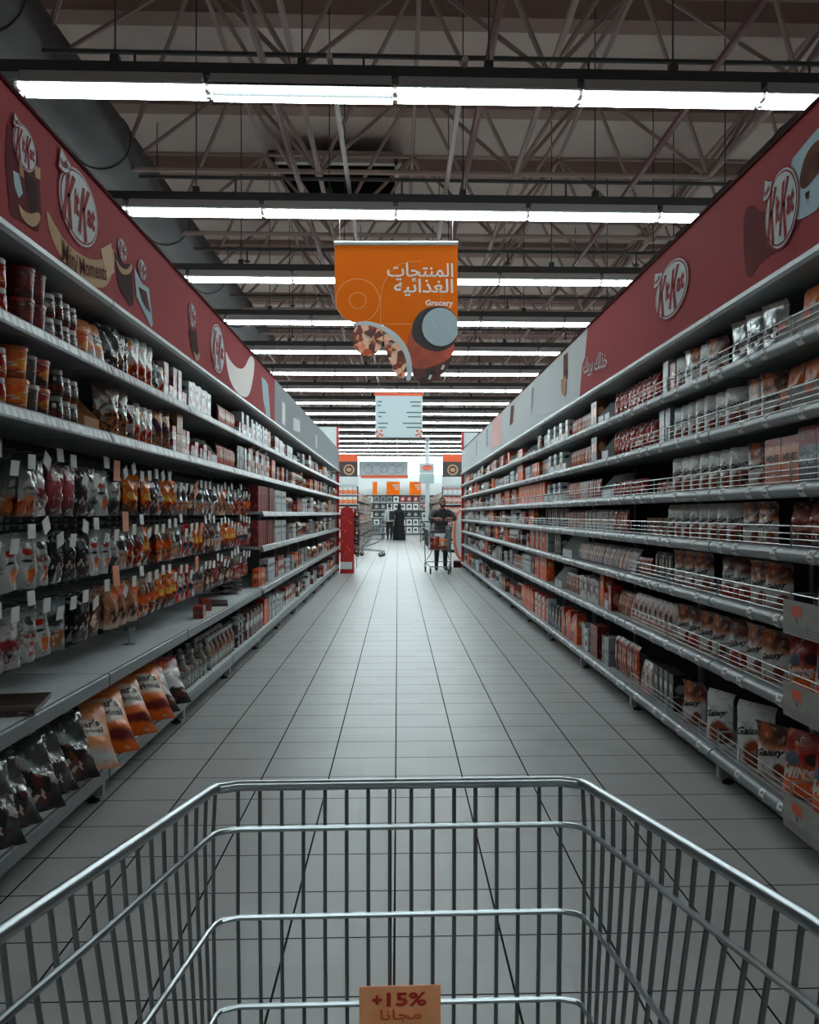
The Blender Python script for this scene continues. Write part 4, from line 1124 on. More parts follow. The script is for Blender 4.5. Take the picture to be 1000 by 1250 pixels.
for k, look, sd in (('purple', 'purple and yellow', 31), ('whiteor', 'white and orange', 33), ('brownclear', 'brown clear', 35), ('darkred', 'dark red', 37)):
    P_(k, 'snack_bag', look, 'snack bag', [('snack_bag', pouch('snack_bag', A[k], 0.165, 0.235, 0.075, sd, pillow=True, wr=0.012), (0, 0, 0))], 0.165, 0.075, 0.235)

# tubs and jars
def tub(key, look, col, r, h, lidcol, band):
    body = MB().lathe([(0, 0), (r * 0.80, 0), (r * 0.84, 0.004), (r * 0.97, h - 0.018), (r * 0.97, h - 0.01), (0, h - 0.01)], 20).mesh('candy_tub', art('art_tub_' + key, band, 0.03, [(0.5, 0.5, 0.16, 0.2, col)], wscale=6), smooth=0.6)
    lid = MB().lathe([(r * 0.97, h - 0.018), (r * 1.03, h - 0.016), (r * 1.03, h - 0.004), (r * 0.98, h), (r * 0.90, h), (r * 0.86, h - 0.005), (0, h - 0.005)], 20).mesh('lid', mat('lid_' + key, lidcol, 0.35), smooth=0.6)
    P_(key, 'candy_tub', look, 'candy tub', [('candy_tub', body, (0, 0, 0)), ('lid', lid, (0, 0, 0))], r * 2.08, r * 2.08, h)
tub('tub_maroon', 'maroon', (150, 60, 50), 0.048, 0.118, (120, 30, 34), [(0, (64, 40, 36)), (0.3, (96, 30, 32)), (1, (110, 28, 32))])
tub('tub_orange', 'orange', (214, 150, 60), 0.056, 0.122, (206, 104, 40), [(0, (120, 66, 44)), (0.3, (190, 92, 36)), (1, (206, 106, 40))])
tub('tub_grey', 'grey', (110, 90, 80), 0.046, 0.112, (140, 128, 120), [(0, (76, 66, 62)), (0.5, (100, 88, 80)), (1, (84, 74, 70))])
tub('tub_red', 'red and black', (206, 130, 40), 0.048, 0.115, (186, 80, 50), [(0, (60, 44, 40)), (0.4, (44, 34, 34)), (0.48, (180, 44, 34)), (1, (190, 56, 36))])
def jar(key, look, r, h, band, lidcol):
    body = MB().lathe([(0, 0), (r * 0.9, 0), (r, 0.006), (r, h * 0.72), (r * 0.92, h * 0.79), (r * 0.80, h * 0.82), (0, h * 0.82)], 18).mesh('candy_jar', art('art_jar_' + key, band, 0.02, wscale=6, rough=0.2), smooth=0.6)
    lid = MB().lathe([(r * 0.88, h * 0.80), (r * 0.90, h * 0.81), (r * 0.90, h * 0.97), (r * 0.84, h), (0, h)], 18).mesh('lid', mat('jarlid_' + key, lidcol, 0.4), smooth=0.6)
    P_(key, 'candy_jar', look, 'candy jar', [('candy_jar', body, (0, 0, 0)), ('lid', lid, (0, 0, 0))], r * 2.05, r * 2.05, h)
jar('jar_white', 'white-lidded', 0.038, 0.098, [(0, (150, 60, 40)), (0.3, (70, 60, 58)), (0.5, (150, 146, 140)), (1, (70, 64, 62))], (190, 188, 182))
jar('jar_red', 'red banded', 0.036, 0.106, [(0, (176, 46, 36)), (0.35, (196, 120, 50)), (0.5, (180, 40, 34)), (1, (150, 36, 32))], (196, 192, 186))
jar('jar_dark', 'dark', 0.04, 0.11, [(0, (52, 44, 42)), (0.4, (120, 50, 40)), (0.6, (64, 56, 54)), (1, (70, 64, 60))], (120, 120, 118))
jar('jar_glass', 'pale glass', 0.042, 0.13, [(0, (120, 124, 122)), (0.3, (176, 178, 174)), (0.6, (150, 156, 154)), (1, (130, 136, 136))], (150, 156, 158))
def bottle(key, look, r, h, body, cap):
    m = MB().lathe([(0, 0), (r * 0.92, 0), (r, 0.008), (r, h * 0.58), (r * 0.9, h * 0.66), (r * 0.42, h * 0.80), (r * 0.38, h * 0.90), (0, h * 0.90)], 16).mesh('syrup_bottle', art('art_bottle_' + key, body, 0.03, rough=0.15, wscale=5), smooth=0.6)
    c = MB().lathe([(r * 0.46, h * 0.89), (r * 0.46, h), (0, h)], 14).mesh('cap', mat('cap_' + key, cap, 0.4), smooth=0.6)
    P_(key, 'syrup_bottle', look, 'bottle', [('syrup_bottle', m, (0, 0, 0)), ('cap', c, (0, 0, 0))], r * 2.05, r * 2.05, h)
bottle('bottle_clear', 'clear', 0.036, 0.235, [(0, (110, 114, 114)), (0.3, (170, 174, 172)), (0.55, (150, 120, 96)), (1, (150, 156, 156))], (196, 200, 200))
bottle('bottle_amber', 'amber', 0.036, 0.235, [(0, (120, 66, 44)), (0.3, (196, 190, 180)), (0.55, (150, 80, 50)), (1, (110, 66, 50))], (206, 206, 204))

# cartons
BOXES = [
    ('box_pink', 'snack_box', 'pink and white', (0.10, 0.085, 0.09), [(0, (200, 180, 170)), (0.4, (204, 190, 180)), (0.6, (180, 60, 56)), (1, (170, 44, 46))], [(0.5, 0.35, 0.24, 0.16, (120, 60, 44))]),
    ('box_red', 'snack_box', 'red', (0.11, 0.19, 0.09), [(0, (150, 30, 32)), (1, (176, 36, 36))], [(0.5, 0.45, 0.3, 0.25, (206, 160, 140))]),
    ('box_white', 'snack_box', 'white', (0.11, 0.19, 0.09), [(0, (184, 190, 190)), (1, (206, 210, 210))], [(0.5, 0.35, 0.3, 0.16, (150, 50, 44)), (0.5, 0.75, 0.36, 0.08, (70, 70, 74))]),
    ('box_stripe', 'wafer_box', 'red and white', (0.085, 0.2, 0.085), [(0, (196, 196, 192)), (0.3, (206, 196, 190)), (0.4, (170, 40, 40)), (0.7, (160, 60, 54)), (1, (200, 190, 186))], [(0.5, 0.55, 0.3, 0.12, (60, 44, 44))]),
    ('box_brown', 'wafer_box', 'brown', (0.10, 0.21, 0.085), [(0, (96, 54, 40)), (0.5, (130, 76, 54)), (1, (104, 60, 46))], [(0.5, 0.6, 0.34, 0.18, (196, 150, 110))]),
    ('box_orange', 'biscuit_box', 'orange', (0.11, 0.24, 0.09), [(0, (196, 84, 34)), (0.5, (214, 108, 44)), (1, (206, 88, 36))], [(0.5, 0.6, 0.36, 0.14, (220, 190, 160)), (0.5, 0.3, 0.3, 0.14, (150, 50, 30))]),
    ('box_black', 'biscuit_box', 'black', (0.10, 0.22, 0.09), [(0, (36, 36, 40)), (1, (50, 50, 54))], [(0.5, 0.6, 0.34, 0.12, (150, 150, 152)), (0.5, 0.25, 0.3, 0.12, (120, 70, 50))]),
    ('box_grey', 'biscuit_box', 'pale grey', (0.12, 0.22, 0.09), [(0, (140, 146, 148)), (1, (166, 172, 174))], [(0.5, 0.5, 0.4, 0.08, (110, 116, 120))]),
    ('box_tan', 'tea_box', 'tan', (0.13, 0.13, 0.09), [(0, (150, 104, 70)), (1, (176, 128, 90))], [(0.5, 0.5, 0.3, 0.2, (96, 50, 40))]),
    ('box_whred', 'tea_box', 'white and red', (0.13, 0.12, 0.09), [(0, (200, 202, 200)), (0.5, (206, 206, 204)), (0.6, (176, 50, 44)), (1, (186, 60, 50))], []),
    ('box_deepred', 'tall_carton', 'deep red', (0.12, 0.26, 0.1), [(0, (140, 24, 28)), (1, (160, 30, 34))], [(0.5, 0.55, 0.3, 0.2, (110, 20, 24))]),
    ('box_tallwhite', 'tall_carton', 'tall white', (0.13, 0.25, 0.1), [(0, (186, 192, 192)), (1, (206, 212, 212))], [(0.5, 0.7, 0.4, 0.08, (50, 50, 54)), (0.5, 0.4, 0.3, 0.05, (120, 124, 126))]),
    ('box_tallor', 'tall_carton', 'tall orange', (0.11, 0.27, 0.09), [(0, (206, 84, 30)), (0.5, (220, 104, 40)), (1, (196, 74, 30))], [(0.5, 0.7, 0.3, 0.1, (206, 170, 140))]),
    ('box_tallbr', 'tall_carton', 'brown and white', (0.10, 0.25, 0.09), [(0, (110, 66, 48)), (0.35, (130, 80, 60)), (0.42, W_), (0.62, W_), (0.68, (120, 60, 48)), (1, (96, 56, 44))], []),
]
for key, noun, look, (w, h, d), bands, blobs in BOXES:
    P_(key, noun, look, noun.replace('_', ' '), [(noun, carton(noun, art('art_' + key, bands, 0.02, blobs, bump=0, detail=0.38), w, h, d), (0, 0, 0))], w, d, h)

# upright bars standing in a tray
BARS = [('bar_orange', 'orange', (206, 96, 36)), ('bar_white', 'white', (196, 200, 200)), ('bar_red', 'red', (178, 40, 36)), ('bar_brown', 'brown', (110, 60, 42)), ('bar_grey', 'grey', (124, 128, 132))]
for k, look, c in BARS:
    P_(k, 'chocolate_bar', look, 'chocolate bar', [('chocolate_bar', pouch('chocolate_bar', art('art_' + k, [(0, tuple(v * 0.8 for v in c)), (0.5, c), (1, tuple(v * 0.85 for v in c))], 0.1, [(0.5, 0.55, 0.3, 0.22, (206, 190, 176))]), 0.06, 0.17, 0.022, 41, pillow=True, wr=0.003), (0, 0, 0))], 0.045, 0.05, 0.17)
def tray_mesh(w, d, h, hf, m, sticker=False):
    b = MB()
    t = 0.004
    b.box(-w / 2, w / 2, -d / 2, d / 2, 0, t)
    b.box(-w / 2, w / 2, -d / 2, -d / 2 + t, 0, hf)
    b.box(-w / 2, w / 2, d / 2 - t, d / 2, 0, h)
    for x in (-w / 2, w / 2 - t):
        b.prism([(-d / 2, 0), (d / 2, 0), (d / 2, h), (d / 2 - d * 0.35, h), (-d / 2, hf)], lambda p, a: (a, p[0], p[1]), x, x + t)
    return b.mesh('display_tray', m, smooth=0)
TRAYS = {'kraft': (tray_mesh(0.20, 0.16, 0.17, 0.06, M_KRAFT), 'brown card'), 'white': (tray_mesh(0.20, 0.16, 0.19, 0.07, M_WHITE), 'white card'), 'grey': (tray_mesh(0.42, 0.16, 0.12, 0.10, M_CARD), 'grey card')}
for k, (m, look) in TRAYS.items():
    w = 0.42 if k == 'grey' else 0.20
    parts = [('display_tray', m, (0, 0, 0))]
    if k == 'grey':
        st = MB().box(-0.20, -0.13, -0.0825, -0.0805, 0.055, 0.088).box(0.02, 0.09, -0.0825, -0.0805, 0.055, 0.088).mesh('sticker', mat('sticker_orange', (200, 92, 64), 0.6), smooth=0)
        parts.append(('sticker', st, (0, 0, 0)))
    P_('tray_' + k, 'display_tray', look, 'display tray', parts, w, 0.16, 0.17)
# flat packs
P_('flat_dark', 'flat_packet', 'dark red flat', 'packet', [('flat_packet', carton('flat_packet', art('art_flat_dark', [(0, (96, 34, 30)), (0.3, (60, 40, 38)), (1, (70, 46, 42))], 0.2), 0.34, 0.022, 0.22), (0, 0, 0))], 0.34, 0.22, 0.022)
P_('flat_silver', 'flat_packet', 'silver flat', 'packet', [('flat_packet', pouch('flat_packet', A['h_silver'], 0.20, 0.30, 0.05, 51, pillow=True, wr=0.006), (0, 0, 0))], 0.2, 0.05, 0.30)
P_('box_small_red', 'snack_box', 'small red and green', 'snack box', [('snack_box', carton('snack_box', art('art_small_red', [(0, RD), (1, (196, 60, 40))], 0.03, [(0.5, 0.5, 0.26, 0.3, (60, 110, 96))]), 0.17, 0.085, 0.07), (0, 0, 0))], 0.17, 0.07, 0.085)

# hanging packets: origin at the hole, body below
HANG = {}
for k, sd, tx in (('h_pinkwhite', 25, None), ('h_blackwhite', 27, None), ('h_clear2', 29, None), ('h_berry', 3, None), ('h_orange', 5, None), ('h_orange2', 7, None), ('h_dark', 9, None), ('h_silver', 11, None), ('h_red', 13, None), ('h_brown', 15, None), ('h_beige', 17, None), ('h_pink', 19, None), ('h_whorange', 21, None), ('h_clearred', 23, None)):
    me = pouch('candy_packet', A[k], 0.128, 0.225, 0.038, sd, hang=True, wr=0.012)
    HANG[k] = me
HLOOK = dict(h_pinkwhite='pink banded white', h_blackwhite='black and white', h_clear2='clear with orange sweets', h_berry='white berry', h_orange='orange', h_orange2='orange and brown', h_dark='black', h_silver='silver', h_red='red', h_brown='brown', h_beige='beige', h_pink='pink', h_whorange='white and orange', h_clearred='clear red')

CNT = {}
def put(key, side, Y, z, inset, lname, dz=0.0, yaw=0.0, lean=0.0, pos='', sc=1.0, group=None, clear=None):
    p = PR[key]
    s, X = SGN[side], FX_[side]
    if clear and p['h'] * sc > clear:
        sc = clear / p['h']
    x = X + s * (inset + p['d'] / 2 * sc)
    rz = (math.pi / 2 if side == 'L' else -math.pi / 2) + yaw
    look = (pos + ' ' if pos else '') + p['look']
    kk = (look, p['noun'], side, lname)
    CNT[kk] = CNT.get(kk, 0) + 1
    root = None
    # leaning back pivots on the foot: keep the lower edge on the shelf
    for nm, me, loc in p['parts']:
        if root is None:
            root = link(nm, me, None, (x, Y, z + dz + 0.001 + abs(math.sin(lean)) * p['d'] / 2 * sc * 0.9), rz, lean, 0, (sc, sc, sc) if sc != 1 else None)
        else:
            link(nm, me, root, loc)
    noun = p['noun'].replace('_', ' ')
    tail = f'{lname} shelf of the {RUN[side]}'
    tag(root, f'{ordinal(CNT[kk])} {look} {noun} on the {tail}', p['cat'], group or f'{noun}s on the {tail}')
    return root
# ------------------------------------------------------------------ stocking the shelves
CLEAR = {'L': [0.26, 0.29, 0.32, 0.31, 0.37, 0.36], 'R': [0.245, 0.235, 0.245, 0.20, 0.215, 0.265, 0.375]}
R5 = random.Random(77)
STACKW = {2: ['lower', 'upper'], 3: ['lower', 'middle', 'upper'], 4: ['lowest', 'second-layer', 'third-layer', 'topmost']}
def seg(side, li, x0, x1, keys, stack=1, rows=1, step=1.04, inset=0.035, yaw=0.0, lean=0.0, jit=0.06, sc=1.0, dz=0.0, Ya=None, Yb=None, tall=1.0):
    z = LEV[side][li]
    Xp = FX_[side] + SGN[side] * 0.08
    ya = Ya if Ya is not None else on_side(x0, YV, Xp)[0]
    yb = Yb if Yb is not None else on_side(x1, YV, Xp)[0]
    keys = [keys] if isinstance(keys, str) else keys
    i = 0
    y = ya
    while True:
        k = keys[i % len(keys)]
        w = PR[k]['w'] * sc * step
        if y + w * 0.8 > yb:
            break
        for rw in range(rows):
            for st in range(stack):
                pos = []
                if rows > 1: pos.append('front' if rw == 0 else 'rear')
                if stack > 1: pos.append(STACKW[stack][st])
                put(k, side, y + w / 2, z + dz, inset + rw * (PR[k]['d'] * sc + 0.012) + R5.uniform(0, 0.008), LNAME[side][li], dz=st * (PR[k]['h'] * sc + 0.001),
                    yaw=yaw + R5.uniform(-jit, jit), lean=lean, pos=' '.join(pos), sc=sc, clear=CLEAR[side][li] * tall / stack - 0.008)
        y += w
        i += 1
        if i > 400: break
    return y

# --- peg-hook side, top shelf
seg('L', 0, -26, 6, 'jar_red', stack=2, rows=2)
seg('L', 0, 6, 17, 'tub_grey', stack=2, rows=2, inset=0.02)
seg('L', 0, 16, 50, 'tub_maroon', stack=2, rows=2, inset=0.02)
seg('L', 0, 50, 89, ['jar_white', 'jar_dark', 'jar_white'], stack=2, rows=2)
seg('L', 0, 90, 102, 'tub_orange', yaw=0.2)
seg('L', 0, 100, 122, ['hiar2'], sc=0.75, lean=-0.25, step=0.5, yaw=-0.35)
seg('L', 0, 122, 150, ['clear', 'brownclear', 'darkred'], sc=0.9, yaw=-0.5, step=0.62)
seg('L', 0, 150, 180, ['whiteor'], sc=1.05, yaw=-0.6, step=0.72)
seg('L', 0, 179, 193, ['clear', 'whiteor'], sc=0.75, yaw=-0.3, step=0.7)
seg('L', 0, 193, 222, ['box_stripe', 'box_pink', 'box_stripe'], jit=0.02, sc=1.1)
seg('L', 0, 222, 252, ['box_white', 'box_stripe'], jit=0.02)
seg('L', 0, 263, 283, ['bar_red', 'bar_orange'], step=1.0)
seg('L', 0, 286, 302, ['box_whred', 'box_grey'], stack=1)
seg('L', 0, 302, 325, ['box_grey', 'box_white'], sc=0.95)
# --- second shelf
seg('L', 1, -26, 8, 'jar_red', stack=2, rows=2)
seg('L', 1, 9, 37, ['tub_orange', 'tub_grey', 'tub_orange'], stack=2, rows=1, inset=0.02, step=0.8)
seg('L', 1, 37, 60, 'tub_red', stack=2, rows=1, inset=0.02)
seg('L', 1, 60, 90, ['jar_dark', 'jar_white', 'jar_white'], stack=2, rows=2)
seg('L', 1, 91, 122, 'tray_kraft', jit=0.02, step=1.02)
seg('L', 1, 122, 146, ['brownclear'], sc=1.1, yaw=-0.5, step=0.8)
seg('L', 1, 146, 162, ['darkred', 'whiteor'], sc=0.95, yaw=-0.4, step=0.7)
seg('L', 1, 162, 180, ['whiteor'], sc=0.9, yaw=-0.5, step=0.7)
seg('L', 1, 180, 202, ['purple'], sc=1.0, yaw=-0.6, step=0.9)
seg('L', 1, 202, 226, ['box_pink', 'box_tan', 'box_pink'], stack=2, step=1.1)
seg('L', 1, 226, 252, ['box_pink', 'box_whred'], step=1.1)
seg('L', 1, 252, 262, ['tray_white'])
seg('L', 1, 262, 283, ['bar_orange', 'bar_orange', 'bar_red'], step=1.0)
seg('L', 1, 284, 298, ['box_black', 'box_grey'], step=1.1)
seg('L', 1, 298, 325, ['box_whred', 'box_tan', 'box_grey'], stack=2)
# --- deep fifth shelf: mostly bare, with odd packs
def at5(key, Y, inset, dz=0, yaw=0, pos=''):
    return put(key, 'L', Y, LEV['L'][4], inset, LNAME['L'][4], dz=dz, yaw=yaw, pos=pos)
at5('flat_dark', 3.42, 0.01, yaw=0.2)
at5('flat_dark', 3.05, 0.22, yaw=0.5, pos='rear')
at5('box_small_red', 6.35, 0.03, yaw=0.1)
at5('box_small_red', 6.85, 0.10, yaw=0.4)
at5('flat_dark', 7.25, 0.04, yaw=0.2)
for k in range(5):
    o = put('flat_silver', 'L', 8.25, LEV['L'][4] + 0.028 + 0.05 * k, 0.10, LNAME['L'][4], pos=['lowest', 'second-layer', 'middle', 'fourth-layer', 'topmost'][k])
    o.rotation_euler = (-math.pi / 2, 0, math.pi / 2 + R5.uniform(-0.1, 0.1))
    o.location.x = (XL - 0.10) * U
    o.location.y = 8.25 * U
# small clip stand
o = MB().lathe([(0, 0), (0.035, 0), (0.035, 0.006), (0.007, 0.01), (0.007, 0.075), (0.03, 0.08), (0.03, 0.10), (0, 0.10)], 14).build('clip_stand', M_CHROME, None, (XL - 0.17, 5.05, LEV['L'][4]))
tag(o, 'small metal clip stand on the bare deep shelf under the hanging packets', 'stand')
# --- bottom shelf
seg('L', 5, -60, 84, ['clear'], lean=-0.6, step=0.62, inset=-0.04, yaw=-0.65, sc=1.4, jit=0.2, tall=1.15)
seg('L', 5, 74, 98, ['hiar2'], lean=-0.75, step=0.7, inset=-0.06, yaw=-0.9, sc=1.25, tall=1.15)
seg('L', 5, 94, 174, ['hiar'], lean=-0.8, step=0.98, inset=-0.06, yaw=-0.92, sc=1.3, tall=1.2)
seg('L', 5, 166, 203, ['redwhite'], lean=-0.75, step=0.8, inset=-0.06, yaw=-0.85, sc=1.22, tall=1.15)
seg('L', 5, 203, 216, ['box_small_red'], inset=0.02, sc=1.25)
seg('L', 5, 216, 250, ['jar_glass', 'bottle_clear', 'jar_glass'], rows=2)
seg('L', 5, 250, 282, ['bottle_clear', 'bottle_amber'], rows=2)
seg('L', 5, 284, 296, ['jar_dark', 'jar_glass'], stack=2)
seg('L', 5, 296, 318, ['box_tallbr', 'box_black'], step=1.0)
seg('L', 5, 318, 325, ['box_tallor'])
seg('L', 5, 325, 337, ['box_tallwhite', 'box_grey'])

# hanging packets, several per hook
HC = {}
def hang(ri, k, y, z, key):
    lk = HLOOK[key]
    for q in range(2):
        kk = (ri, lk, q); HC[kk] = HC.get(kk, 0) + 1
        x = XL - DEP + 0.405 - q * 0.045 - R5.uniform(0, 0.006)
        o = link('candy_packet', HANG[key], None, (x, y + R5.uniform(-0.006, 0.006), z - 0.221), math.pi / 2 + R5.uniform(-0.45, 0.1), R5.uniform(-0.05, 0.08), R5.uniform(-0.07, 0.07))
        tag(o, f'{ordinal(HC[kk])} {lk} packet hanging {"at the front" if q == 0 else "behind another"} on the {ROWN[ri]} hook row', 'candy packet', f'hanging packets of the {ROWN[ri]} hook row')
HSEQ = [
    [(20, 'h_whorange'), (44, 'h_clear2'), (58, 'h_pinkwhite'), (70, 'h_berry'), (84, 'h_pink'), (96, 'h_pink'), (108, 'h_dark'), (122, 'h_blackwhite'), (132, 'h_whorange'), (150, 'h_blackwhite'), (162, 'h_dark'), (182, 'h_orange'), (192, 'h_dark'), (202, 'h_clear2'), (218, 'h_orange'), (228, 'h_silver'), (240, 'h_brown'), (268, 'h_silver'), (276, 'h_beige'), (286, 'h_silver'), (304, 'h_clearred'), (316, 'h_orange2'), (330, 'h_silver')],
    [(12, 'h_blackwhite'), (38, 'h_whorange'), (50, 'h_clear2'), (64, 'h_berry'), (108, 'h_dark'), (130, 'h_whorange'), (145, 'h_blackwhite'), (155, 'h_silver'), (180, 'h_darkr'), (188, 'h_orange'), (208, 'h_orange2'), (216, 'h_clear2'), (222, 'h_silver'), (236, 'h_red'), (248, 'h_orange'), (262, 'h_brown'), (272, 'h_whorange'), (290, 'h_orange'), (304, 'h_red'), (330, 'h_silver')],
    [(14, 'h_red'), (36, 'h_pinkwhite'), (52, 'h_berry'), (70, 'h_whorange'), (84, 'h_silver'), (96, 'h_blackwhite'), (108, 'h_dark'), (118, 'h_brown'), (140, 'h_beige'), (168, 'h_beige'), (198, 'h_orange2'), (218, 'h_orange'), (238, 'h_red'), (246, 'h_silver'), (262, 'h_brown'), (270, 'h_pink'), (286, 'h_brown'), (302, 'h_darkr'), (318, 'h_clearred')],
]
for ri, k, y, z in HOOKS:
    zc = y * CT - 1.45 * ST
    px = XV - 1.46 * F * CT / zc
    key = HSEQ[ri][-1][1]
    for lim, kk in HSEQ[ri]:
        if px < lim:
            key = kk; break
    if key == 'h_darkr': key = 'h_clearred'
    if ri == 2 and px > 318: continue
    if R5.random() < 0.05: continue
    hang(ri, k, y, z, key)

# --- wire-guard side
SQ = 0.05
seg('R', 0, 1030, 958, 'tray_grey', inset=0.02, jit=0)
seg('R', 0, 1030, 962, 'snick', inset=0.05, lean=-0.05, dz=0.008, sc=0.98)
seg('R', 0, 956, 884, 'silver', yaw=0.3, inset=0.05, sc=1.02)
seg('R', 0, 884, 872, 'gal_brown', yaw=0.5, inset=0.05, jit=0.16)
seg('R', 0, 872, 832, ['gal_white', 'gal_brown', 'silver'], yaw=0.4, inset=0.05, step=0.8, jit=0.16)
seg('R', 0, 830, 824, 'box_red', inset=0.05)
seg('R', 0, 822, 812, 'box_grey', inset=0.05)
seg('R', 0, 806, 754, 'redbag', yaw=0.35, inset=0.06, step=0.8)
seg('R', 0, 752, 737, 'tray_white', inset=0.03)
seg('R', 0, 735, 728, 'box_brown', inset=0.03, step=1)
seg('R', 0, 728, 712, ['bar_white', 'bar_red'], inset=0.05, step=1.0)
seg('R', 0, 711, 700, 'bar_orange', inset=0.05, step=1.0)
seg('R', 0, 699, 674, ['box_white', 'tray_white'], inset=0.03)
seg('R', 1, 1030, 946, 'tray_grey', inset=0.02, jit=0)
seg('R', 1, 1030, 958, 'snick', inset=0.05, lean=-0.05, dz=0.008, sc=0.95)
seg('R', 1, 956, 906, 'gal_brown', yaw=0.35, inset=0.05, jit=0.16)
seg('R', 1, 906, 828, ['gal_white'], yaw=0.4, inset=0.05, step=0.82, jit=0.16)
seg('R', 1, 824, 808, 'box_grey', inset=0.05)
seg('R', 1, 803, 752, 'redbag', yaw=0.35, inset=0.06, step=0.8)
seg('R', 1, 750, 737, 'tray_white', inset=0.03)
seg('R', 1, 735, 727, 'box_brown', inset=0.03, step=1)
seg('R', 1, 727, 716, ['bar_white', 'bar_red'], inset=0.05, step=1.0)
seg('R', 1, 715, 698, 'bar_orange', inset=0.05, step=1.0)
seg('R', 1, 697, 672, ['tray_white', 'box_white'], inset=0.03)
seg('R', 2, 1030, 984, 'bluered', inset=0.05, jit=0.02)
seg('R', 2, 984, 940, 'twixbox', inset=0.05, jit=0.02, step=1.02)
seg('R', 2, 938, 914, 'gal_brown', yaw=0.25, inset=0.05, jit=0.16)
seg('R', 2, 913, 825, 'gal_white', yaw=0.35, inset=0.05, step=0.9, jit=0.16)
seg('R', 2, 822, 790, 'box_pink', inset=0.14, step=1.1)
seg('R', 2, 790, 750, 'redbag', yaw=0.3, inset=0.06, sc=0.6)
seg('R', 2, 752, 737, 'tray_white', inset=0.06)
seg('R', 2, 735, 722, 'bar_red', inset=0.05, step=1)
seg('R', 2, 722, 708, ['bar_white', 'bar_orange'], inset=0.05, step=1.0)
seg('R', 2, 708, 696, 'bar_orange', inset=0.05, step=1.0)
seg('R', 2, 695, 670, ['tray_white', 'box_white'], inset=0.03)
seg('R', 2, 668, 636, ['box_orange', 'box_tallor'], inset=0.05)
seg('R', 3, 1030, 948, 'malt', yaw=0.2, inset=0.07, sc=1.0, step=0.9)
seg('R', 3, 948, 908, 'gal_brown', yaw=0.2, inset=0.05, sc=0.95, jit=0.16)
seg('R', 3, 908, 820, 'gal_white', yaw=0.3, inset=0.05, sc=0.95, step=0.9, jit=0.16)
seg('R', 3, 818, 772, 'box_tan', inset=0.16, sc=0.85, step=1.2)
seg('R', 3, 766, 748, ['bar_orange', 'bar_red'], inset=0.06, step=1.1)
seg('R', 3, 747, 714, ['bar_white', 'bar_white', 'bar_grey'], inset=0.06, step=1.1)
seg('R', 3, 713, 694, ['bar_orange', 'bar_brown'], inset=0.06, step=1.1)
seg('R', 3, 690, 660, ['box_black', 'box_brown'], inset=0.12, step=1.3)
seg('R', 4, 1030, 978, 'minis', yaw=0.2, inset=0.06, sc=0.96)
seg('R', 4, 962, 918, 'gal_brown', yaw=0.25, inset=0.05, sc=0.98, step=1.15, jit=0.16)
seg('R', 4, 917, 874, 'gal_red', yaw=0.25, inset=0.05, sc=0.98, jit=0.16)
seg('R', 4, 866, 828, 'gal_brown', yaw=0.25, inset=0.05, sc=0.98, jit=0.16)
seg('R', 4, 820, 800, ['bar_grey'], inset=0.06, step=1.5)
seg('R', 4, 796, 780, ['bar_orange'], inset=0.06, sc=0.7)
seg('R', 4, 778, 750, ['bar_white', 'bar_white', 'bar_orange'], inset=0.04, lean=-0.3, step=1.0)
seg('R', 4, 749, 706, ['bar_white', 'bar_orange', 'bar_white', 'bar_grey'], inset=0.04, lean=-0.3, step=1.0)
seg('R', 4, 704, 694, 'tray_white', inset=0.03)
seg('R', 4, 690, 682, 'box_black', inset=0.03)
seg('R', 4, 674, 650, ['box_grey', 'box_tallor', 'box_orange'], inset=0.03)
seg('R', 5, 1030, 958, 'minis', yaw=0.25, inset=0.06, sc=1.08)
seg('R', 5, 957, 890, ['gal_brown', 'gal_brown', 'gal_red'], yaw=0.25, inset=0.05, sc=1.1, jit=0.16)
seg('R', 5, 889, 826, ['gal_brown', 'gal_brown', 'gal_red'], yaw=0.25, inset=0.05, sc=1.05, jit=0.16)
seg('R', 5, 826, 776, 'milk', yaw=0.1, inset=0.05, sc=1.2, step=0.9)
seg('R', 5, 776, 756, ['bar_orange', 'bar_brown'], inset=0.04, lean=-0.2, step=1.0)
seg('R', 5, 754, 738, ['box_red', 'box_whred', 'box_tallor'], inset=0.03)
seg('R', 5, 737, 714, ['box_white', 'box_stripe'], inset=0.03)
seg('R', 5, 713, 694, ['bar_orange', 'bar_brown'], inset=0.04, step=1.0)
seg('R', 5, 692, 682, 'tray_white', inset=0.03)
seg('R', 5, 672, 660, ['box_tallor'], inset=0.03)
seg('R', 6, 1030, 956, 'minis', yaw=0.3, inset=0.06, sc=1.2, lean=-0.1)
seg('R', 6, 955, 934, 'gal_brown', yaw=0.3, inset=0.05, sc=1.2, jit=0.16)
seg('R', 6, 932, 890, 'gal_white', yaw=0.35, inset=0.05, sc=1.4, jit=0.16)
seg('R', 6, 888, 856, 'gal_white', yaw=0.3, inset=0.05, sc=1.25, step=1.2, jit=0.16)
seg('R', 6, 854, 832, 'gal_brown', yaw=0.3, inset=0.05, sc=1.15, jit=0.16)
seg('R', 6, 828, 800, 'box_black', inset=0.05)
seg('R', 6, 798, 782, 'milk', inset=0.05, sc=1.2)
seg('R', 6, 780, 752, ['bar_orange', 'bar_orange', 'bar_brown'], inset=0.04, step=1.0, sc=1.5)
seg('R', 6, 750, 738, ['box_grey', 'box_black'], inset=0.03)
seg('R', 6, 736, 726, 'box_deepred', inset=0.03)
seg('R', 6, 724, 714, ['box_white', 'box_grey'], inset=0.03)
seg('R', 6, 712, 692, ['box_tallor', 'box_orange', 'box_brown'], inset=0.02, step=1.0)
seg('R', 6, 690, 676, ['box_black', 'bottle_clear'], inset=0.03)
seg('R', 6, 674, 658, ['box_tallwhite', 'box_tallor'], inset=0.03)
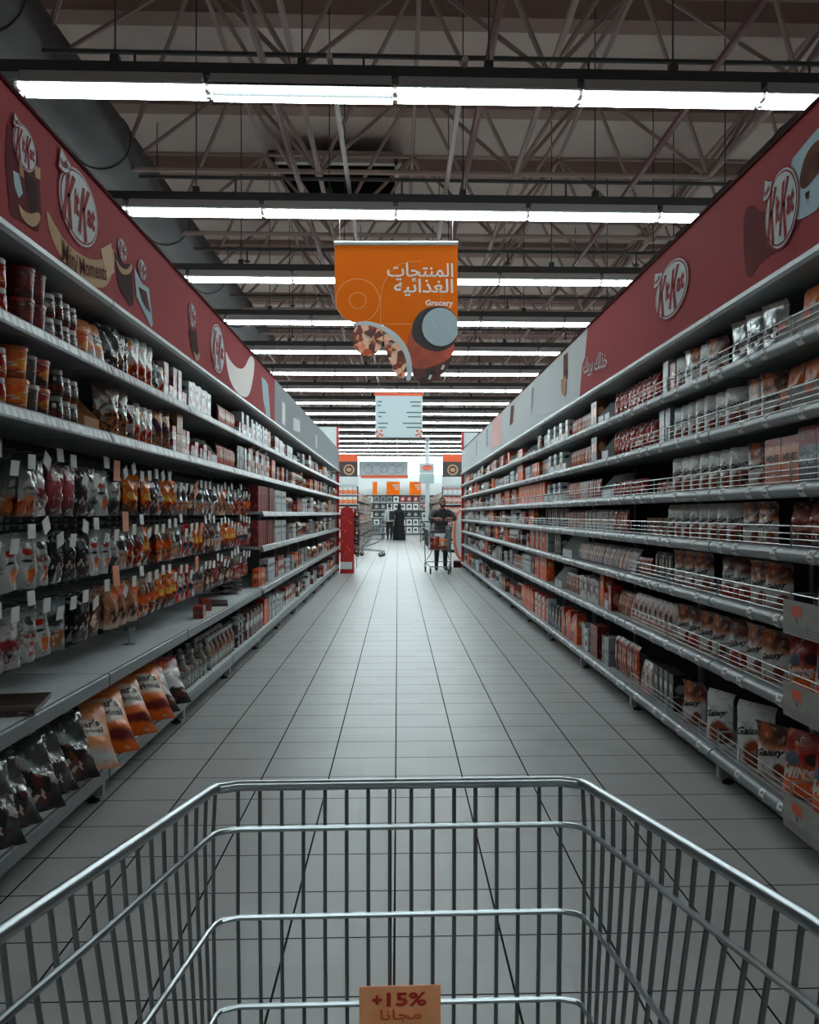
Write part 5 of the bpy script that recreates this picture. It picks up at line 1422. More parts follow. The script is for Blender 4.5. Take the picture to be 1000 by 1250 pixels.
seg('R', 6, 656, 640, ['box_orange', 'box_tallor'], inset=0.03)

# promo cards over the rails nearest the cart
for li in (4, 5, 6):
    z = LEV['R'][li]
    o = MB().box(-0.002, 0.0, 0, 0.36, -0.062, 0.075).build('promo_card', M_CARD, None, (XR - 0.042, 3.09, z), smooth=0)
    tag(o, f'grey promo card with an orange patch on the {LNAME["R"][li]} shelf edge, wire-guard gondola', 'card', 'promo cards on the shelf edges')
    MB().box(-0.0032, -0.0021, 0.20, 0.28, 0.015, 0.055).build('orange_patch', mat('patch_orange', (206, 84, 56), 0.6), o, smooth=0)
    b = MB()
    for q, (a, c) in enumerate(((0.05, 0.31), (0.05, 0.31), (0.05, 0.28))):
        b.box(-0.003, -0.0021, a, c, -0.028 - 0.012 * q, -0.0262 - 0.012 * q)
    b.box(-0.003, -0.0021, 0.232, 0.246, -0.008, 0.008)
    b.build('small_print', mat('grey_ink', (88, 96, 100), 0.6), o, smooth=0)

# --- the rest of both runs, towards the shop end
def fill(side, li, Ya, pal):
    E = EDGE[side][-1] - 0.08
    y = Ya
    cl = CLEAR[side][li]
    last = None
    while y < E - 0.15:
        key = R5.choice([k for k in pal if k != last])
        last = key
        p = PR[key]
        scl = R5.uniform(0.72, 1.0)
        n = R5.randint(2, 5) if p['w'] > 0.07 else R5.randint(4, 9)
        tot = cl - 0.01
        st = 1
        if p['h'] * 2 < tot and R5.random() < 0.55: st = 2
        ln = min(n * p['w'] * 1.04, E - y)
        seg(side, li, 0, 0, key, Ya=y, Yb=y + ln, stack=st, sc=scl, inset=0.03 + R5.random() * 0.06, yaw=(-1 if side == 'L' else 1) * (0.15 if 'bag' in p['noun'] or 'pouch' in p['noun'] else 0))
        y += ln + R5.choice((0.01, 0.03, 0.10, 0.22))
PL = ['box_brown', 'box_white', 'box_grey', 'box_red', 'box_black', 'box_tallbr', 'box_stripe', 'box_tan', 'box_whred', 'brownclear', 'box_orange', 'purple', 'jar_dark', 'jar_glass', 'box_tallwhite']
PRR = ['box_brown', 'box_orange', 'box_grey', 'box_black', 'box_stripe', 'box_tallor', 'box_tallbr', 'box_white', 'gal_brown', 'tray_white', 'jar_white', 'jar_dark', 'silver', 'gal_white', 'bottle_amber', 'box_tallwhite', 'box_red']
Z0L = on_side(326, YV, XL - 0.08)[0]
for li in (0, 1):
    fill('L', li, Z0L, ['box_brown', 'box_white', 'box_grey', 'box_black', 'box_tallbr', 'box_orange', 'box_tan', 'brownclear', 'jar_dark', 'jar_glass', 'box_stripe'])
for li in (2, 3):
    y = seg('L', li, 0, 0, 'box_deepred', Ya=8.8, Yb=10.0, inset=0.03)
    y = seg('L', li, 0, 0, 'box_tallwhite', Ya=10.02, Yb=11.0, inset=0.03)
    fill('L', li, 11.05, PL)
fill('L', 4, 9.0, PL)
fill('L', 5, on_side(338, YV, XL - 0.08)[0], PL)
for li, px in enumerate((672, 670, 634, 658, 648, 658, 639)):
    fill('R', li, on_side(px, YV, XR + 0.08)[0], PRR)
# ------------------------------------------------------------------ shopping trolleys
def cart(label, loc, rz, promo=False, steel=None):
    """front towards +y, origin on the floor under the front panel"""
    root = thing('shopping_cart', label, 'shopping cart', loc, rz, None)
    zr = 0.98
    # rim: front, then the sides widening and rising to the rear
    def side(x, z0, t):                          # t: 0 front .. 1 rear
        w = 0.248 + (0.319 - 0.248) * min(1, t / 0.6) + (0.345 - 0.319) * max(0, (t - 0.6) / 0.4)
        inw = (zr - z0) * 0.16 * min(1, t / 0.45)
        return Vector((x * (w - inw), -0.86 * t, z0 + 0.075 * t))
    def loop(z0, rc):
        pts = []
        for t in (1.0, 0.8, 0.6, 0.45, 0.3, 0.2, 0.12):
            pts.append(side(-1, z0, t))
        c = side(-1, z0, 0.0)
        a = side(-1, z0, rc * 1.2)
        pts += [a, a.lerp(c, 0.55) + Vector((0.002, 0, 0)), Vector((c.x + 0.006, -0.010, z0)), Vector((c.x + 0.028, 0, z0))]
        q = [Vector((-p.x, p.y, p.z)) for p in reversed(pts)]
        return pts + q
    MB().tube(loop(zr, 0.03), 0.0072, 10).build('basket_rim', (steel or M_CHROME), root)
    b = MB()
    for z0 in (0.921, 0.801, 0.680, 0.56):
        b.tube(loop(z0, 0.05), 0.0040, 8)
    b.build('wire_loops', (steel or M_CHROME), root)
    # front wires
    b = MB()
    n = 15
    for i in range(n + 1):
        x = -0.2215 + 0.443 * i / n
        b.tube([(x, 0.004, zr), (x, 0.004, 0.80), (x * 0.985, 0.004, 0.56), (x * 0.97, -0.01, 0.535)], 0.0028, 6)
    b.tube([(0.2205, 0.006, 0.80), (0.217, 0.006, 0.56)], 0.0026, 6)
    b.build('front_grid', (steel or M_WIRED), root)
    for sx, nm in ((-1, 'side_grid'), (1, 'side_grid')):
        b = MB()
        t = 0.012
        while t < 1.0:
            p0 = side(sx, zr, t); p1 = side(sx, 0.56, t); p2 = side(sx, 0.535, t)
            p0.z -= 0.004
            b.tube([p0, side(sx, 0.921, t) + Vector((sx * 0.003, 0, 0)), side(sx, 0.801, t) + Vector((sx * 0.003, 0, 0)), p1], 0.0028, 6)
            t += 0.041
        b.build(nm, (steel or M_WIRED), root)
    # basket floor
    b = MB()
    for i in range(15):
        x = -0.18 + 0.36 * i / 14
        b.tube([(x * 0.96, -0.01, 0.535), (x * 1.35, -0.86, 0.575)], 0.0028, 5)
    for t in (0.02, 0.25, 0.5, 0.75, 0.98):
        a = side(-1, 0.54, t)
        b.tube([a, (-a.x, a.y, a.z)], 0.004, 6)
    b.build('basket_floor', (steel or M_CHROME), root)
    # rear gate and handle
    b = MB()
    for i in range(11):
        x = -0.28 + 0.56 * i / 10
        b.tube([(x, -0.86, 1.05), (x * 0.93, -0.85, 0.61)], 0.0028, 5)
    b.tube([(-0.30, -0.86, 1.05), (0.30, -0.86, 1.05)], 0.005, 6)
    b.tube([(-0.28, -0.855, 0.85), (0.28, -0.855, 0.85)], 0.004, 6)
    b.build('rear_gate', (steel or M_CHROME), root)
    MB().tube([(-0.345, -0.86, 1.055), (-0.345, -0.95, 1.15), (-0.33, -0.965, 1.165), (0.33, -0.965, 1.165), (0.345, -0.95, 1.15), (0.345, -0.86, 1.055)], 0.012, 8).build('handle_bar', (steel or M_CHROME), root)
    MB().tube([(-0.29, -0.965, 1.165), (0.29, -0.965, 1.165)], 0.017, 12).build('handle_grip', mat('grip_grey', (60, 62, 64), 0.5), root)
    # undercarriage
    b = MB()
    for s in (-1, 1):
        b.tube([(s * 0.30, -0.86, 1.05), (s * 0.30, -0.80, 0.45), (s * 0.29, -0.72, 0.24), (s * 0.20, 0.02, 0.17)], 0.011, 7)
        b.tube([(s * 0.17, -0.03, 0.53), (s * 0.20, -0.25, 0.42), (s * 0.26, -0.62, 0.30)], 0.009, 6)
    b.tube([(-0.20, 0.02, 0.17), (0.20, 0.02, 0.17)], 0.010, 7)
    b.tube([(-0.29, -0.72, 0.24), (0.29, -0.72, 0.24)], 0.010, 7)
    b.build('undercarriage', (steel or M_CHROME), root)
    for x, y, zz in ((-0.20, 0.0, 0.17), (0.20, 0.0, 0.17), (-0.29, -0.72, 0.24), (0.29, -0.72, 0.24)):
        fk = MB().box(x - 0.024, x - 0.018, y - 0.05, y + 0.01, 0.07, 0.16).box(x + 0.018, x + 0.024, y - 0.05, y + 0.01, 0.07, 0.16).box(x - 0.024, x + 0.024, y - 0.03, y + 0.02, 0.155, zz).build('caster', M_STEEL, root, smooth=0)
        w = MB()
        w.prism(arc(0, 0, 0.068, 0.068, 0, 360, 20)[:-1], lambda p, a: (x + a, y - 0.035 + p[0], 0.0685 + p[1]), -0.016, 0.016)
        w.build('wheel', M_BLACK, fk, smooth=0.6)
    if promo:
        c = MB().box(-0.056, 0.054, -0.016, -0.013, 0.626, 0.711).build('promo_card', mat('promo_orange', (236, 158, 108), 0.55, noise=0.06, nscale=20), root, smooth=0)
        c['label'] = 'orange promotion card wired to the basket front'
        fn = lambda x, z, off: Vector((x, -0.016 - off, z))
        b = MB()
        b.text(fn, '+', -0.032, 0.694, 0.013, 0.013, 0.0012, 0, 0, 0.04)
        b.text(fn, '15%', 0.008, 0.694, 0.054, 0.019, 0.0012, 0, 0, 0.028)
        b.text(fn, arabic('\ufee3\ufea0\ufe8e\ufee7\ufe8e'), 0.000, 0.672, 0.056, 0.018, 0.0012, 1, 0, 0.015)
        b.build('lettering', [mat('promo_ink', (176, 34, 22), 0.5), mat('promo_ink_orange', (206, 84, 24), 0.5)], c, smooth=0)
        MB().box(-0.058, 0.056, -0.019, -0.012, 0.606, 0.655).build('card_frame', mat('grip_grey', (60, 62, 64), 0.5), c, smooth=0)
    return root
cart('steel wire shopping cart nearest, with an orange +15% card on its front grid', (0.004, 1.196, 0), 0.012, True)

# ------------------------------------------------------------------ people
def body(name, verts, edges, radii, mats, matfn, parent=None, sub=2):
    me = bpy.data.meshes.new(name)
    me.from_pydata([Vector(v) * U for v in verts], edges, [])
    o = bpy.data.objects.new(name, me); COL.objects.link(o)
    sk = o.modifiers.new('skin', 'SKIN')
    for i, r in enumerate(radii):
        rr_ = (r, r) if not isinstance(r, tuple) else r
        me.skin_vertices[0].data[i].radius = (rr_[0] * U, rr_[1] * U)
        me.skin_vertices[0].data[i].use_root = (i == 0)
    sk.use_smooth_shade = True
    sb = o.modifiers.new('sub', 'SUBSURF'); sb.levels = sub; sb.render_levels = sub
    dg = bpy.context.evaluated_depsgraph_get(); dg.update()
    nm = bpy.data.meshes.new_from_object(o.evaluated_get(dg))
    bpy.data.objects.remove(o); bpy.data.meshes.remove(me)
    nm.name = name
    nm.materials.clear()
    for m in mats: nm.materials.append(m)
    for p in nm.polygons:
        p.material_index = matfn(p.center / U)
        p.use_smooth = True
    return nm
SKIN = mat('skin', (150, 104, 84), 0.55)
HAIR = mat('dark_hair', (18, 16, 16), 0.6)
def head_point(c, dx, dy, dz, off=0.0):
    """surface of an adult head about c; the face looks to -y"""
    x, y, z = 0.080 * dx, 0.100 * dy, 0.124 * dz
    low = max(0.0, -dz - 0.1) / 0.9
    x *= 1 - 0.34 * low ** 1.3
    if dy > 0: y *= 1 - 0.30 * low
    if dz > 0 and dy > 0: y *= 1.06
    if dy < 0:
        g = lambda a, s: math.exp(-(a / s) ** 2)
        f = min(1.0, -dy * 1.6)
        k = 0.0
        if -0.036 < z < 0.045:
            k += 0.030 * g(x, 0.0125 + 0.004 * (z < -0.01)) * ((0.045 - z) / 0.062 if z > -0.017 else max(0.0, (z + 0.036) / 0.019))
        k += 0.007 * g(z - 0.040, 0.012) * g(x, 0.05)
        k -= 0.012 * (g(x - 0.031, 0.017) + g(x + 0.031, 0.017)) * g(z - 0.022, 0.013)
        k += 0.008 * g(z + 0.055, 0.009) * g(x, 0.024)
        k += 0.008 * g(z + 0.070, 0.008) * g(x, 0.020)
        k -= 0.004 * g(z + 0.0625, 0.003) * g(x, 0.024)
        k += 0.012 * g(z + 0.100, 0.02) * g(x, 0.028)
        k += 0.005 * (g(x - 0.046, 0.02) + g(x + 0.046, 0.02)) * g(z + 0.012, 0.024)
        y -= k * f
    p = Vector((x, y, z))
    if off: p += Vector((dx, dy, dz)).normalized() * off
    return Vector(c) + p
def head_grid(c, mask=None, off=0.0, nu=48, nv=34):
    b = MB()
    dirs = []
    for j in range(nv + 1):
        ph = math.pi * j / nv
        for i in range(nu):
            a = 2 * math.pi * i / nu
            dirs.append((math.sin(ph) * math.cos(a), math.sin(ph) * math.sin(a), math.cos(ph)))
    fs = []
    for j in range(nv):
        for i in range(nu):
            q = (j * nu + i, j * nu + (i + 1) % nu, (j + 1) * nu + (i + 1) % nu, (j + 1) * nu + i)
            if mask is None or all(mask(*dirs[k]) for k in q):
                fs.append(q)
    b.add([head_point(c, *d, off) for d in dirs], fs)
    return b
def with_head(me, c):
    hb = head_grid(c)
    for s in (-1, 1):                              # ears
        n0 = len(hb.v)
        hb.lathe([(0.0, -0.034), (0.012, -0.028), (0.018, -0.005), (0.021, 0.014), (0.014, 0.03), (0, 0.034)], 10, 0, (c[0] + s * 0.081, c[1] + 0.012, c[2] + 0.006), uv=False)
        for k in range(n0, len(hb.v)):
            v = hb.v[k]
            v.x = c[0] + s * 0.081 + (v.x - c[0] - s * 0.081) * 0.42 + s * 0.004 * (v.y > c[1] + 0.015)
    hm = hb.mesh('head', SKIN, smooth=0, weld=True)
    bm = bmesh.new(); bm.from_mesh(me); bm.from_mesh(hm)
    bm.to_mesh(me); bm.free()
    for p in me.polygons: p.use_smooth = True
    bpy.data.meshes.remove(hm)
    return me
def face_details(o, c, hair_mask, beard=False):
    head_grid(c, hair_mask, 0.010).build('hair', HAIR, o, smooth=1.2)
    if beard:
        m = lambda x, y, z: y < -0.12 and z < -0.30 and z > -0.97 and not (abs(x) < 0.30 and -0.60 < z < -0.40 and y < -0.5)
        head_grid(c, m, 0.0035).build('beard', HAIR, o, smooth=1.2)
    for s in (-1, 1):
        e = MB()
        e.lathe([(0.012 * math.sin(math.pi * k / 8), -0.012 * math.cos(math.pi * k / 8)) for k in range(9)], 12)
        cx_, cz_ = c[0] + s * 0.031, c[2] + 0.022
        front = min(p.y for p in [head_point(c, d, -math.sqrt(max(0.0, 1 - d * d - 0.0314)), 0.177) for d in (s * 0.36, s * 0.40, s * 0.44)])
        e.v = [Vector((v.x + cx_, v.z + front + 0.0095, v.y + cz_)) for v in e.v]
        e.mi = [1 if sum(e.v[k].y for k in f) / len(f) < front + 0.0005 else 0 for f in e.f]
        e.build('eye', [mat('eye_white', (190, 184, 178), 0.3), mat('eye_dark', (30, 24, 22), 0.3)], o, smooth=1.2)
    b = MB()
    for s in (-1, 1):
        b.tube([head_point(c, s * d, -math.sqrt(1 - d * d - z * z), z, 0.002) for d, z in ((0.16, 0.35), (0.34, 0.40), (0.54, 0.35))], [0.003, 0.004, 0.002], 6)
    b.build('eyebrows', HAIR, o)
HAIR_SHORT = lambda x, y, z: (z > 0.62) if y < -0.55 else (z > 0.30 if y < -0.25 else (z > 0.02 if y < 0.15 else z > -0.42))
def skeleton(J, chains):
    vs, idx, es, rs = [], {}, [], []
    for n, (p, r) in J.items():
        idx[n] = len(vs); vs.append(p); rs.append(r)
    for ch in chains:
        ns = ch.split()
        es += [(idx[a], idx[b]) for a, b in zip(ns, ns[1:])]
    return vs, es, rs

def shopper():
    """leans on the handle with both forearms; faces the camera (-y)"""
    J = {'pel': ((0, 0.34, 0.98), (0.17, 0.13)), 'sp1': ((0, 0.30, 1.14), (0.17, 0.12)), 'sp2': ((0, 0.20, 1.34), (0.20, 0.13)), 'nk0': ((0, 0.10, 1.48), (0.10, 0.09)), 'nk': ((0, 0.05, 1.545), 0.062),
         'jaw': ((0, 0.03, 1.62), (0.06, 0.06))}
    ch = ['pel sp1 sp2 nk0 nk jaw']
    HC_ = (0, 0.01, 1.675)
    for s, n in ((-1, 'r'), (1, 'l')):
        J.update({n + 'sh': ((s * 0.21, 0.13, 1.43), 0.085), n + 'el': ((s * 0.31, -0.02, 1.27), 0.062), n + 'wr': ((s * 0.17, -0.20, 1.275), 0.040), n + 'pa': ((s * 0.115, -0.235, 1.275), (0.042, 0.024)),
                  n + 'hp': ((s * 0.095, 0.34, 0.90), 0.118), n + 'kn': ((s * 0.105, 0.30, 0.52), 0.072), n + 'an': ((s * 0.11, 0.36, 0.11), 0.050), n + 'he': ((s * 0.11, 0.37, 0.055), 0.05), n + 'to': ((s * 0.125, 0.16, 0.042), (0.05, 0.038))})
        ch += [f'sp2 {n}sh {n}el {n}wr {n}pa', f'pel {n}hp {n}kn {n}an {n}he {n}to']
        for k in range(4):
            y = -0.262 + 0.0; dz = 0.026 - 0.018 * k
            L = (0.055, 0.064, 0.06, 0.046)[k]
            a, b2, c = f'{n}f{k}a', f'{n}f{k}b', f'{n}f{k}c'
            J[a] = ((s * (0.085), -0.242, 1.275 + dz), 0.0095); J[b2] = ((s * (0.085 - L * 0.5), -0.25, 1.273 + dz), 0.0088); J[c] = ((s * (0.085 - L), -0.232, 1.26 + dz), 0.008)
            ch.append(f'{n}pa {a} {b2} {c}')
        J[n + 't1'] = ((s * 0.13, -0.215, 1.305), 0.0105); J[n + 't2'] = ((s * 0.095, -0.20, 1.32), 0.009)
        ch.append(f'{n}pa {n}t1 {n}t2')
    shirt, trou, shoe = mat('shirt_dark_grey', (62, 58, 60), 0.8), mat('trousers_black', (26, 26, 30), 0.8), mat('shoes_black', (22, 20, 20), 0.5)
    def mf(c):
        if c.z > 1.535 + 0.25 * (c.y - 0.05): return 0
        if c.y < -0.19 and c.z > 1.1: return 0
        if c.z > 0.93: return 1
        if c.z > 0.10: return 2
        return 3
    me = body('person', *skeleton(J, ch), [SKIN, shirt, trou, shoe], mf, sub=3)
    me = with_head(me, HC_)
    X, Y = 1.05, 20.44
    o = link('person', me, None, (X, Y, 0), 0.06, 0, 0, (0.96, 0.96, 0.96))
    tag(o, 'shopper in a dark shirt and black trousers leaning on the full cart', 'person')
    face_details(o, HC_, HAIR_SHORT, True)
    # pale garment hanging at one hip
    b = MB().prism([(0.10, 1.10), (0.215, 1.12), (0.235, 0.60), (0.215, 0.44), (0.14, 0.46), (0.12, 0.70)], lambda p, a: (p[0], a + 0.03 * math.sin(p[1] * 9), p[1]), 0.20, 0.26)
    b.build('shirt_tail', mat('grey_cloth', (128, 132, 134), 0.8, noise=0.12, nscale=8), o, smooth=0.8)
shopper()
cart('loaded shopping cart pushed by the shopper in dark clothes', (0.93, 19.36, 0), math.pi, False, M_CARTG)
def goods(name, me_or_mb, m, loc, label, cat, rz=0.0):
    o = me_or_mb.build(name, m, None, loc, rz) if isinstance(me_or_mb, MB) else link(name, me_or_mb, None, loc, rz)
    return tag(o, label, cat)
CX, CY = 0.93, 19.36
goods('crisp_packet', pouch('crisp_packet', A['redbag'], 0.22, 0.30, 0.10, 61, pillow=True), None, (CX - 0.10, CY + 0.14, 0.545), 'big red packet standing in the loaded cart', 'packet')
goods('crisp_packet', pouch('crisp_packet', A['hiar'], 0.22, 0.24, 0.10, 63, pillow=True), None, (CX + 0.07, CY + 0.16, 0.545), 'orange packet beside the big red one in the loaded cart', 'packet')
goods('carrier_bag', pouch('carrier_bag', mat('bag_white', (190, 196, 198), 0.4, noise=0.1, nscale=9), 0.26, 0.34, 0.2, 65, wr=0.02), None, (CX + 0.03, CY + 0.44, 0.56), 'white carrier bag near the handle of the loaded cart', 'bag')
goods('crisp_packet', pouch('crisp_packet', A['minis'], 0.18, 0.20, 0.09, 67, pillow=True), None, (CX - 0.10, CY + 0.40, 0.56), 'red and orange packet behind the big red one in the cart', 'packet')
goods('tissue_pack', MB().box(-0.12, 0.12, -0.08, 0.08, 0, 0.12), mat('bag_white', (190, 196, 198), 0.4), (CX + 0.05, CY + 0.66, 0.575), 'white wrapped pack at the rear of the loaded cart', 'pack')
cart('empty steel shopping cart standing askew past the peg-hook gondola', (-0.46, 27.4, 0), math.radians(-102), False, M_CARTG)

def robe(prof, n, mats_name, col):
    b = MB().lathe(prof, n, 0)
    return b
def woman():
    J = {'pel': ((0, 0, 0.98), (0.17, 0.13)), 'sp': ((0, 0, 1.22), (0.16, 0.12)), 'ch': ((0, 0, 1.42), (0.19, 0.12)), 'nk': ((0, 0.0, 1.56), 0.055), 'jaw': ((0, 0.01, 1.66), 0.055)}
    ch = ['pel sp ch nk jaw']
    HC_ = (0, -0.01, 1.71)
    for s, n in ((-1, 'r'), (1, 'l')):
        J.update({n + 'sh': ((s * 0.19, 0, 1.45), 0.07), n + 'el': ((s * 0.25, 0.02, 1.16), 0.055), n + 'wr': ((s * 0.20, -0.10, 0.96), 0.036), n + 'pa': ((s * 0.18, -0.14, 0.90), (0.035, 0.02)),
                  n + 'hp': ((s * 0.09, 0, 0.92), 0.11), n + 'kn': ((s * 0.09, 0, 0.5), 0.07), n + 'an': ((s * 0.09, 0.02, 0.1), 0.045), n + 'to': ((s * 0.09, -0.13, 0.045), 0.042)})
        ch += [f'ch {n}sh {n}el {n}wr {n}pa', f'pel {n}hp {n}kn {n}an {n}to']
        for k in range(4):
            J[f'{n}f{k}a'] = ((s * (0.165 + 0.014 * k), -0.16, 0.875), 0.0085); J[f'{n}f{k}b'] = ((s * (0.16 + 0.014 * k), -0.165, (0.83, 0.82, 0.825, 0.84)[k]), 0.0075)
            ch.append(f'{n}pa {n}f{k}a {n}f{k}b')
        J[n + 't'] = ((s * 0.15, -0.13, 0.86), 0.009); ch.append(f'{n}pa {n}t')
    black = mat('abaya_black', (16, 15, 17), 0.85)
    me = body('person', *skeleton(J, ch), [SKIN, black], lambda c: 0 if (c.z > 1.6 and c.y < -0.03) or (c.z < 0.9 and c.z > 0.8 and c.y < -0.12) else 1, sub=2)
    me = with_head(me, HC_)
    o = link('person', me, None, (0.08, 43.6, 0), math.pi - 0.3)
    tag(o, 'person in a long black robe and headscarf standing before the far shelves', 'person')
    b = MB().lathe([(0.33, 0.02), (0.31, 0.30), (0.27, 0.7), (0.23, 1.0), (0.235, 1.25), (0.255, 1.42), (0.17, 1.53), (0.09, 1.57)], 22)
    b.v = [Vector((p.x, p.y * 0.72, p.z)) + Vector((p.x, p.y, 0)).normalized() * 0.018 * math.sin(9 * math.atan2(p.y, p.x)) * (1 if p.z < 1.2 else 0) for p in b.v]
    b.build('robe', black, o, smooth=1.0)
    face_details(o, HC_, lambda x, y, z: z > 0.62)
    b = head_grid(HC_, lambda x, y, z: y > -0.42 or z > 0.66 or z < -0.93, 0.020)
    b.lathe([(0.25, 1.40), (0.20, 1.47), (0.135, 1.55), (0.098, 1.62), (0.088, 1.66)], 24)
    b.build('headscarf', black, o, smooth=1.2)
woman()
def standing():
    J = {'pel': ((0, 0, 1.0), (0.15, 0.11)), 'sp': ((0, 0, 1.22), (0.15, 0.11)), 'ch': ((0, 0, 1.42), (0.19, 0.12)), 'nk': ((0, 0.0, 1.57), 0.055), 'jaw': ((0, 0.01, 1.66), 0.055)}
    ch = ['pel sp ch nk jaw']
    HC_ = (0, -0.01, 1.72)
    for s, n in ((-1, 'r'), (1, 'l')):
        J.update({n + 'sh': ((s * 0.2, 0, 1.46), 0.07), n + 'el': ((s * 0.26, 0.02, 1.18), 0.05), n + 'wr': ((s * 0.26, -0.06, 0.95), 0.034), n + 'pa': ((s * 0.255, -0.08, 0.88), (0.034, 0.022)),
                  n + 'hp': ((s * 0.09, 0, 0.94), 0.105), n + 'kn': ((s * 0.10, -0.02 * s, 0.52), 0.07), n + 'an': ((s * 0.11, 0.04 * s, 0.1), 0.045), n + 'to': ((s * 0.12, 0.04 * s - 0.16, 0.04), 0.042)})
        ch += [f'ch {n}sh {n}el {n}wr {n}pa', f'pel {n}hp {n}kn {n}an {n}to']
        for k in range(4):
            J[f'{n}f{k}a'] = ((s * 0.258, -0.105 + 0.018 * k, 0.84), 0.0085); J[f'{n}f{k}b'] = ((s * 0.245, -0.105 + 0.018 * k, (0.795, 0.785, 0.79, 0.805)[k]), 0.0075)
            ch.append(f'{n}pa {n}f{k}a {n}f{k}b')
        J[n + 't'] = ((s * 0.235, -0.12, 0.85), 0.009); ch.append(f'{n}pa {n}t')
    def mf(c):
        if c.z > 1.56: return 0
        if c.z < 1.0 and abs(c.x) > 0.205 and c.z > 0.7: return 0
        if c.z > 0.98: return 1
        return 2 if c.z > 0.09 else 3
    me = body('person', *skeleton(J, ch), [SKIN, mat('tshirt_white', (196, 200, 200), 0.8), mat('trousers_black', (26, 26, 30), 0.8), mat('shoes_pale', (120, 124, 126), 0.5)], mf, sub=3)
    me = with_head(me, HC_)
    o = link('person', me, None, (-0.40, 43.3, 0), math.pi + 0.5)
    tag(o, 'person in a white top with a dark backpack beside the robed one', 'person')
    face_details(o, HC_, HAIR_SHORT)
    b = MB().lathe([(0.178, 1.06), (0.192, 1.0), (0.196, 0.955), (0.186, 0.955)], 24)
    b.v = [Vector((p.x, p.y * 0.76, p.z)) for p in b.v]
    b.build('shirt_hem', mat('tshirt_white', (196, 200, 200), 0.8), o, smooth=1.0)
    p = MB().box(-0.16, 0.10, 0.13, 0.28, 1.05, 1.48).build('backpack', mat('backpack_black', (30, 28, 30), 0.8), o, smooth=0.8, bevel=0.04)
standing()

# ------------------------------------------------------------------ end-of-aisle displays
root = thing('floor_display', 'bright red card floor display with orange dots at the peg-hook gondola end', 'display', (0, 0, 0))
xa, xb_ = on_front(415.5, 700, 19.7)[0], on_front(431.5, 700, 19.7)[0]
yd0, yd1 = 19.75, 20.15
RB = mat('display_red', (176, 14, 22), 0.5)
b = MB().box(xa, xb_, yd0, yd1, 0.10, 1.38); b.build('stand', RB, root, smooth=0)
MB().box(xa - 0.005, xb_ + 0.005, yd0 - 0.03, yd1, 0.0, 0.10).build('plinth', RB, root, smooth=0)
MB().prism([(yd0 - 0.03, 0.10), (yd0 - 0.001, 0.10), (yd0 - 0.001, 0.26)], lambda p, a: (a, p[0], p[1]), xa, xb_ - 0.03).build('white_wedge', M_WHITE, root, smooth=0)
MB().prism([(xa, 1.38), (xb_, 1.38), (xb_ - 0.03, 1.47), ((xa + xb_) / 2, 1.52), (xa + 0.02, 1.47)], lambda p, a: (p[0], a, p[1]), yd0 + 0.02, yd0 + 0.06).build('header', RB, root, smooth=0)
b = MB()
rq = random.Random(4)
for i in range(12):
    x, z = rq.uniform(xa + 0.03, xb_ - 0.03), rq.uniform(0.32, 1.34)
    b.prism(arc(x, z, 0.022, 0.022, 0, 330, 10), lambda p, a: (p[0], a, p[1]), yd0 - 0.004, yd0 + 0.001)
b.build('dot_print', M_ORANGE2, root, smooth=0)
for k in range(5):
    me = pouch('candy_packet', A['h_dark' if k % 2 else 'h_brown'], 0.13, 0.2, 0.05, 70 + k, hang=True)
    o = link('candy_packet', me, None, (xb_ + 0.06, 19.98, 0.42 + 0.21 * k), 0)
    tag(o, f'{ordinal(k + 1)} packet from the floor on the flank of the red display', 'candy packet', 'packets on the red display')
# hook strip carrying them
o = MB().box(xb_ + 0.052, xb_ + 0.068, 20.0, 20.015, 0.1, 1.5).build('clip_strip', M_STEEL, smooth=0)
tag(o, 'thin steel clip strip beside the red floor display holding dark packets', 'strip')

# round white display with an orange ring at the wire-guard end
root = thing('round_display', 'tall white oval display with an orange ring by the wire-guard gondola end', 'display', (0, 0, 0))
Yr = 21.9
P = lambda x, y: on_front(x, y, Yr)
cx, cz = P(563.0, 652); rx = cx - P(552.5, 652)[0]; rz_ = P(563, 620)[1] - cz
MB().prism(arc(cx, cz, rx, rz_, 0, 360, 36)[:-1], lambda p, a: (p[0], a, p[1]), Yr, Yr + 0.05).build('board', M_WHITE, root, smooth=0)
b = MB()
for q in ring_poly(cx, cz, rx * 0.96, rz_ * 0.97, 0.07, 36):
    b.prism(q, lambda p, a: (p[0], a, p[1]), Yr - 0.02, Yr + 0.01)
b.build('orange_ring', mat('ring_orange', (206, 120, 84), 0.5), root, smooth=0)
MB().box(cx - rx * 0.9, cx + rx * 0.9, Yr - 0.1, Yr + 0.2, 0.0, cz - rz_ + 0.03).build('plinth', M_WHITE, root, smooth=0)
MB().box(cx - rx * 0.92, cx + rx * 0.92, Yr - 0.12, Yr - 0.1, 0.0, 0.16).build('brown_band', M_DARKBR, root, smooth=0)

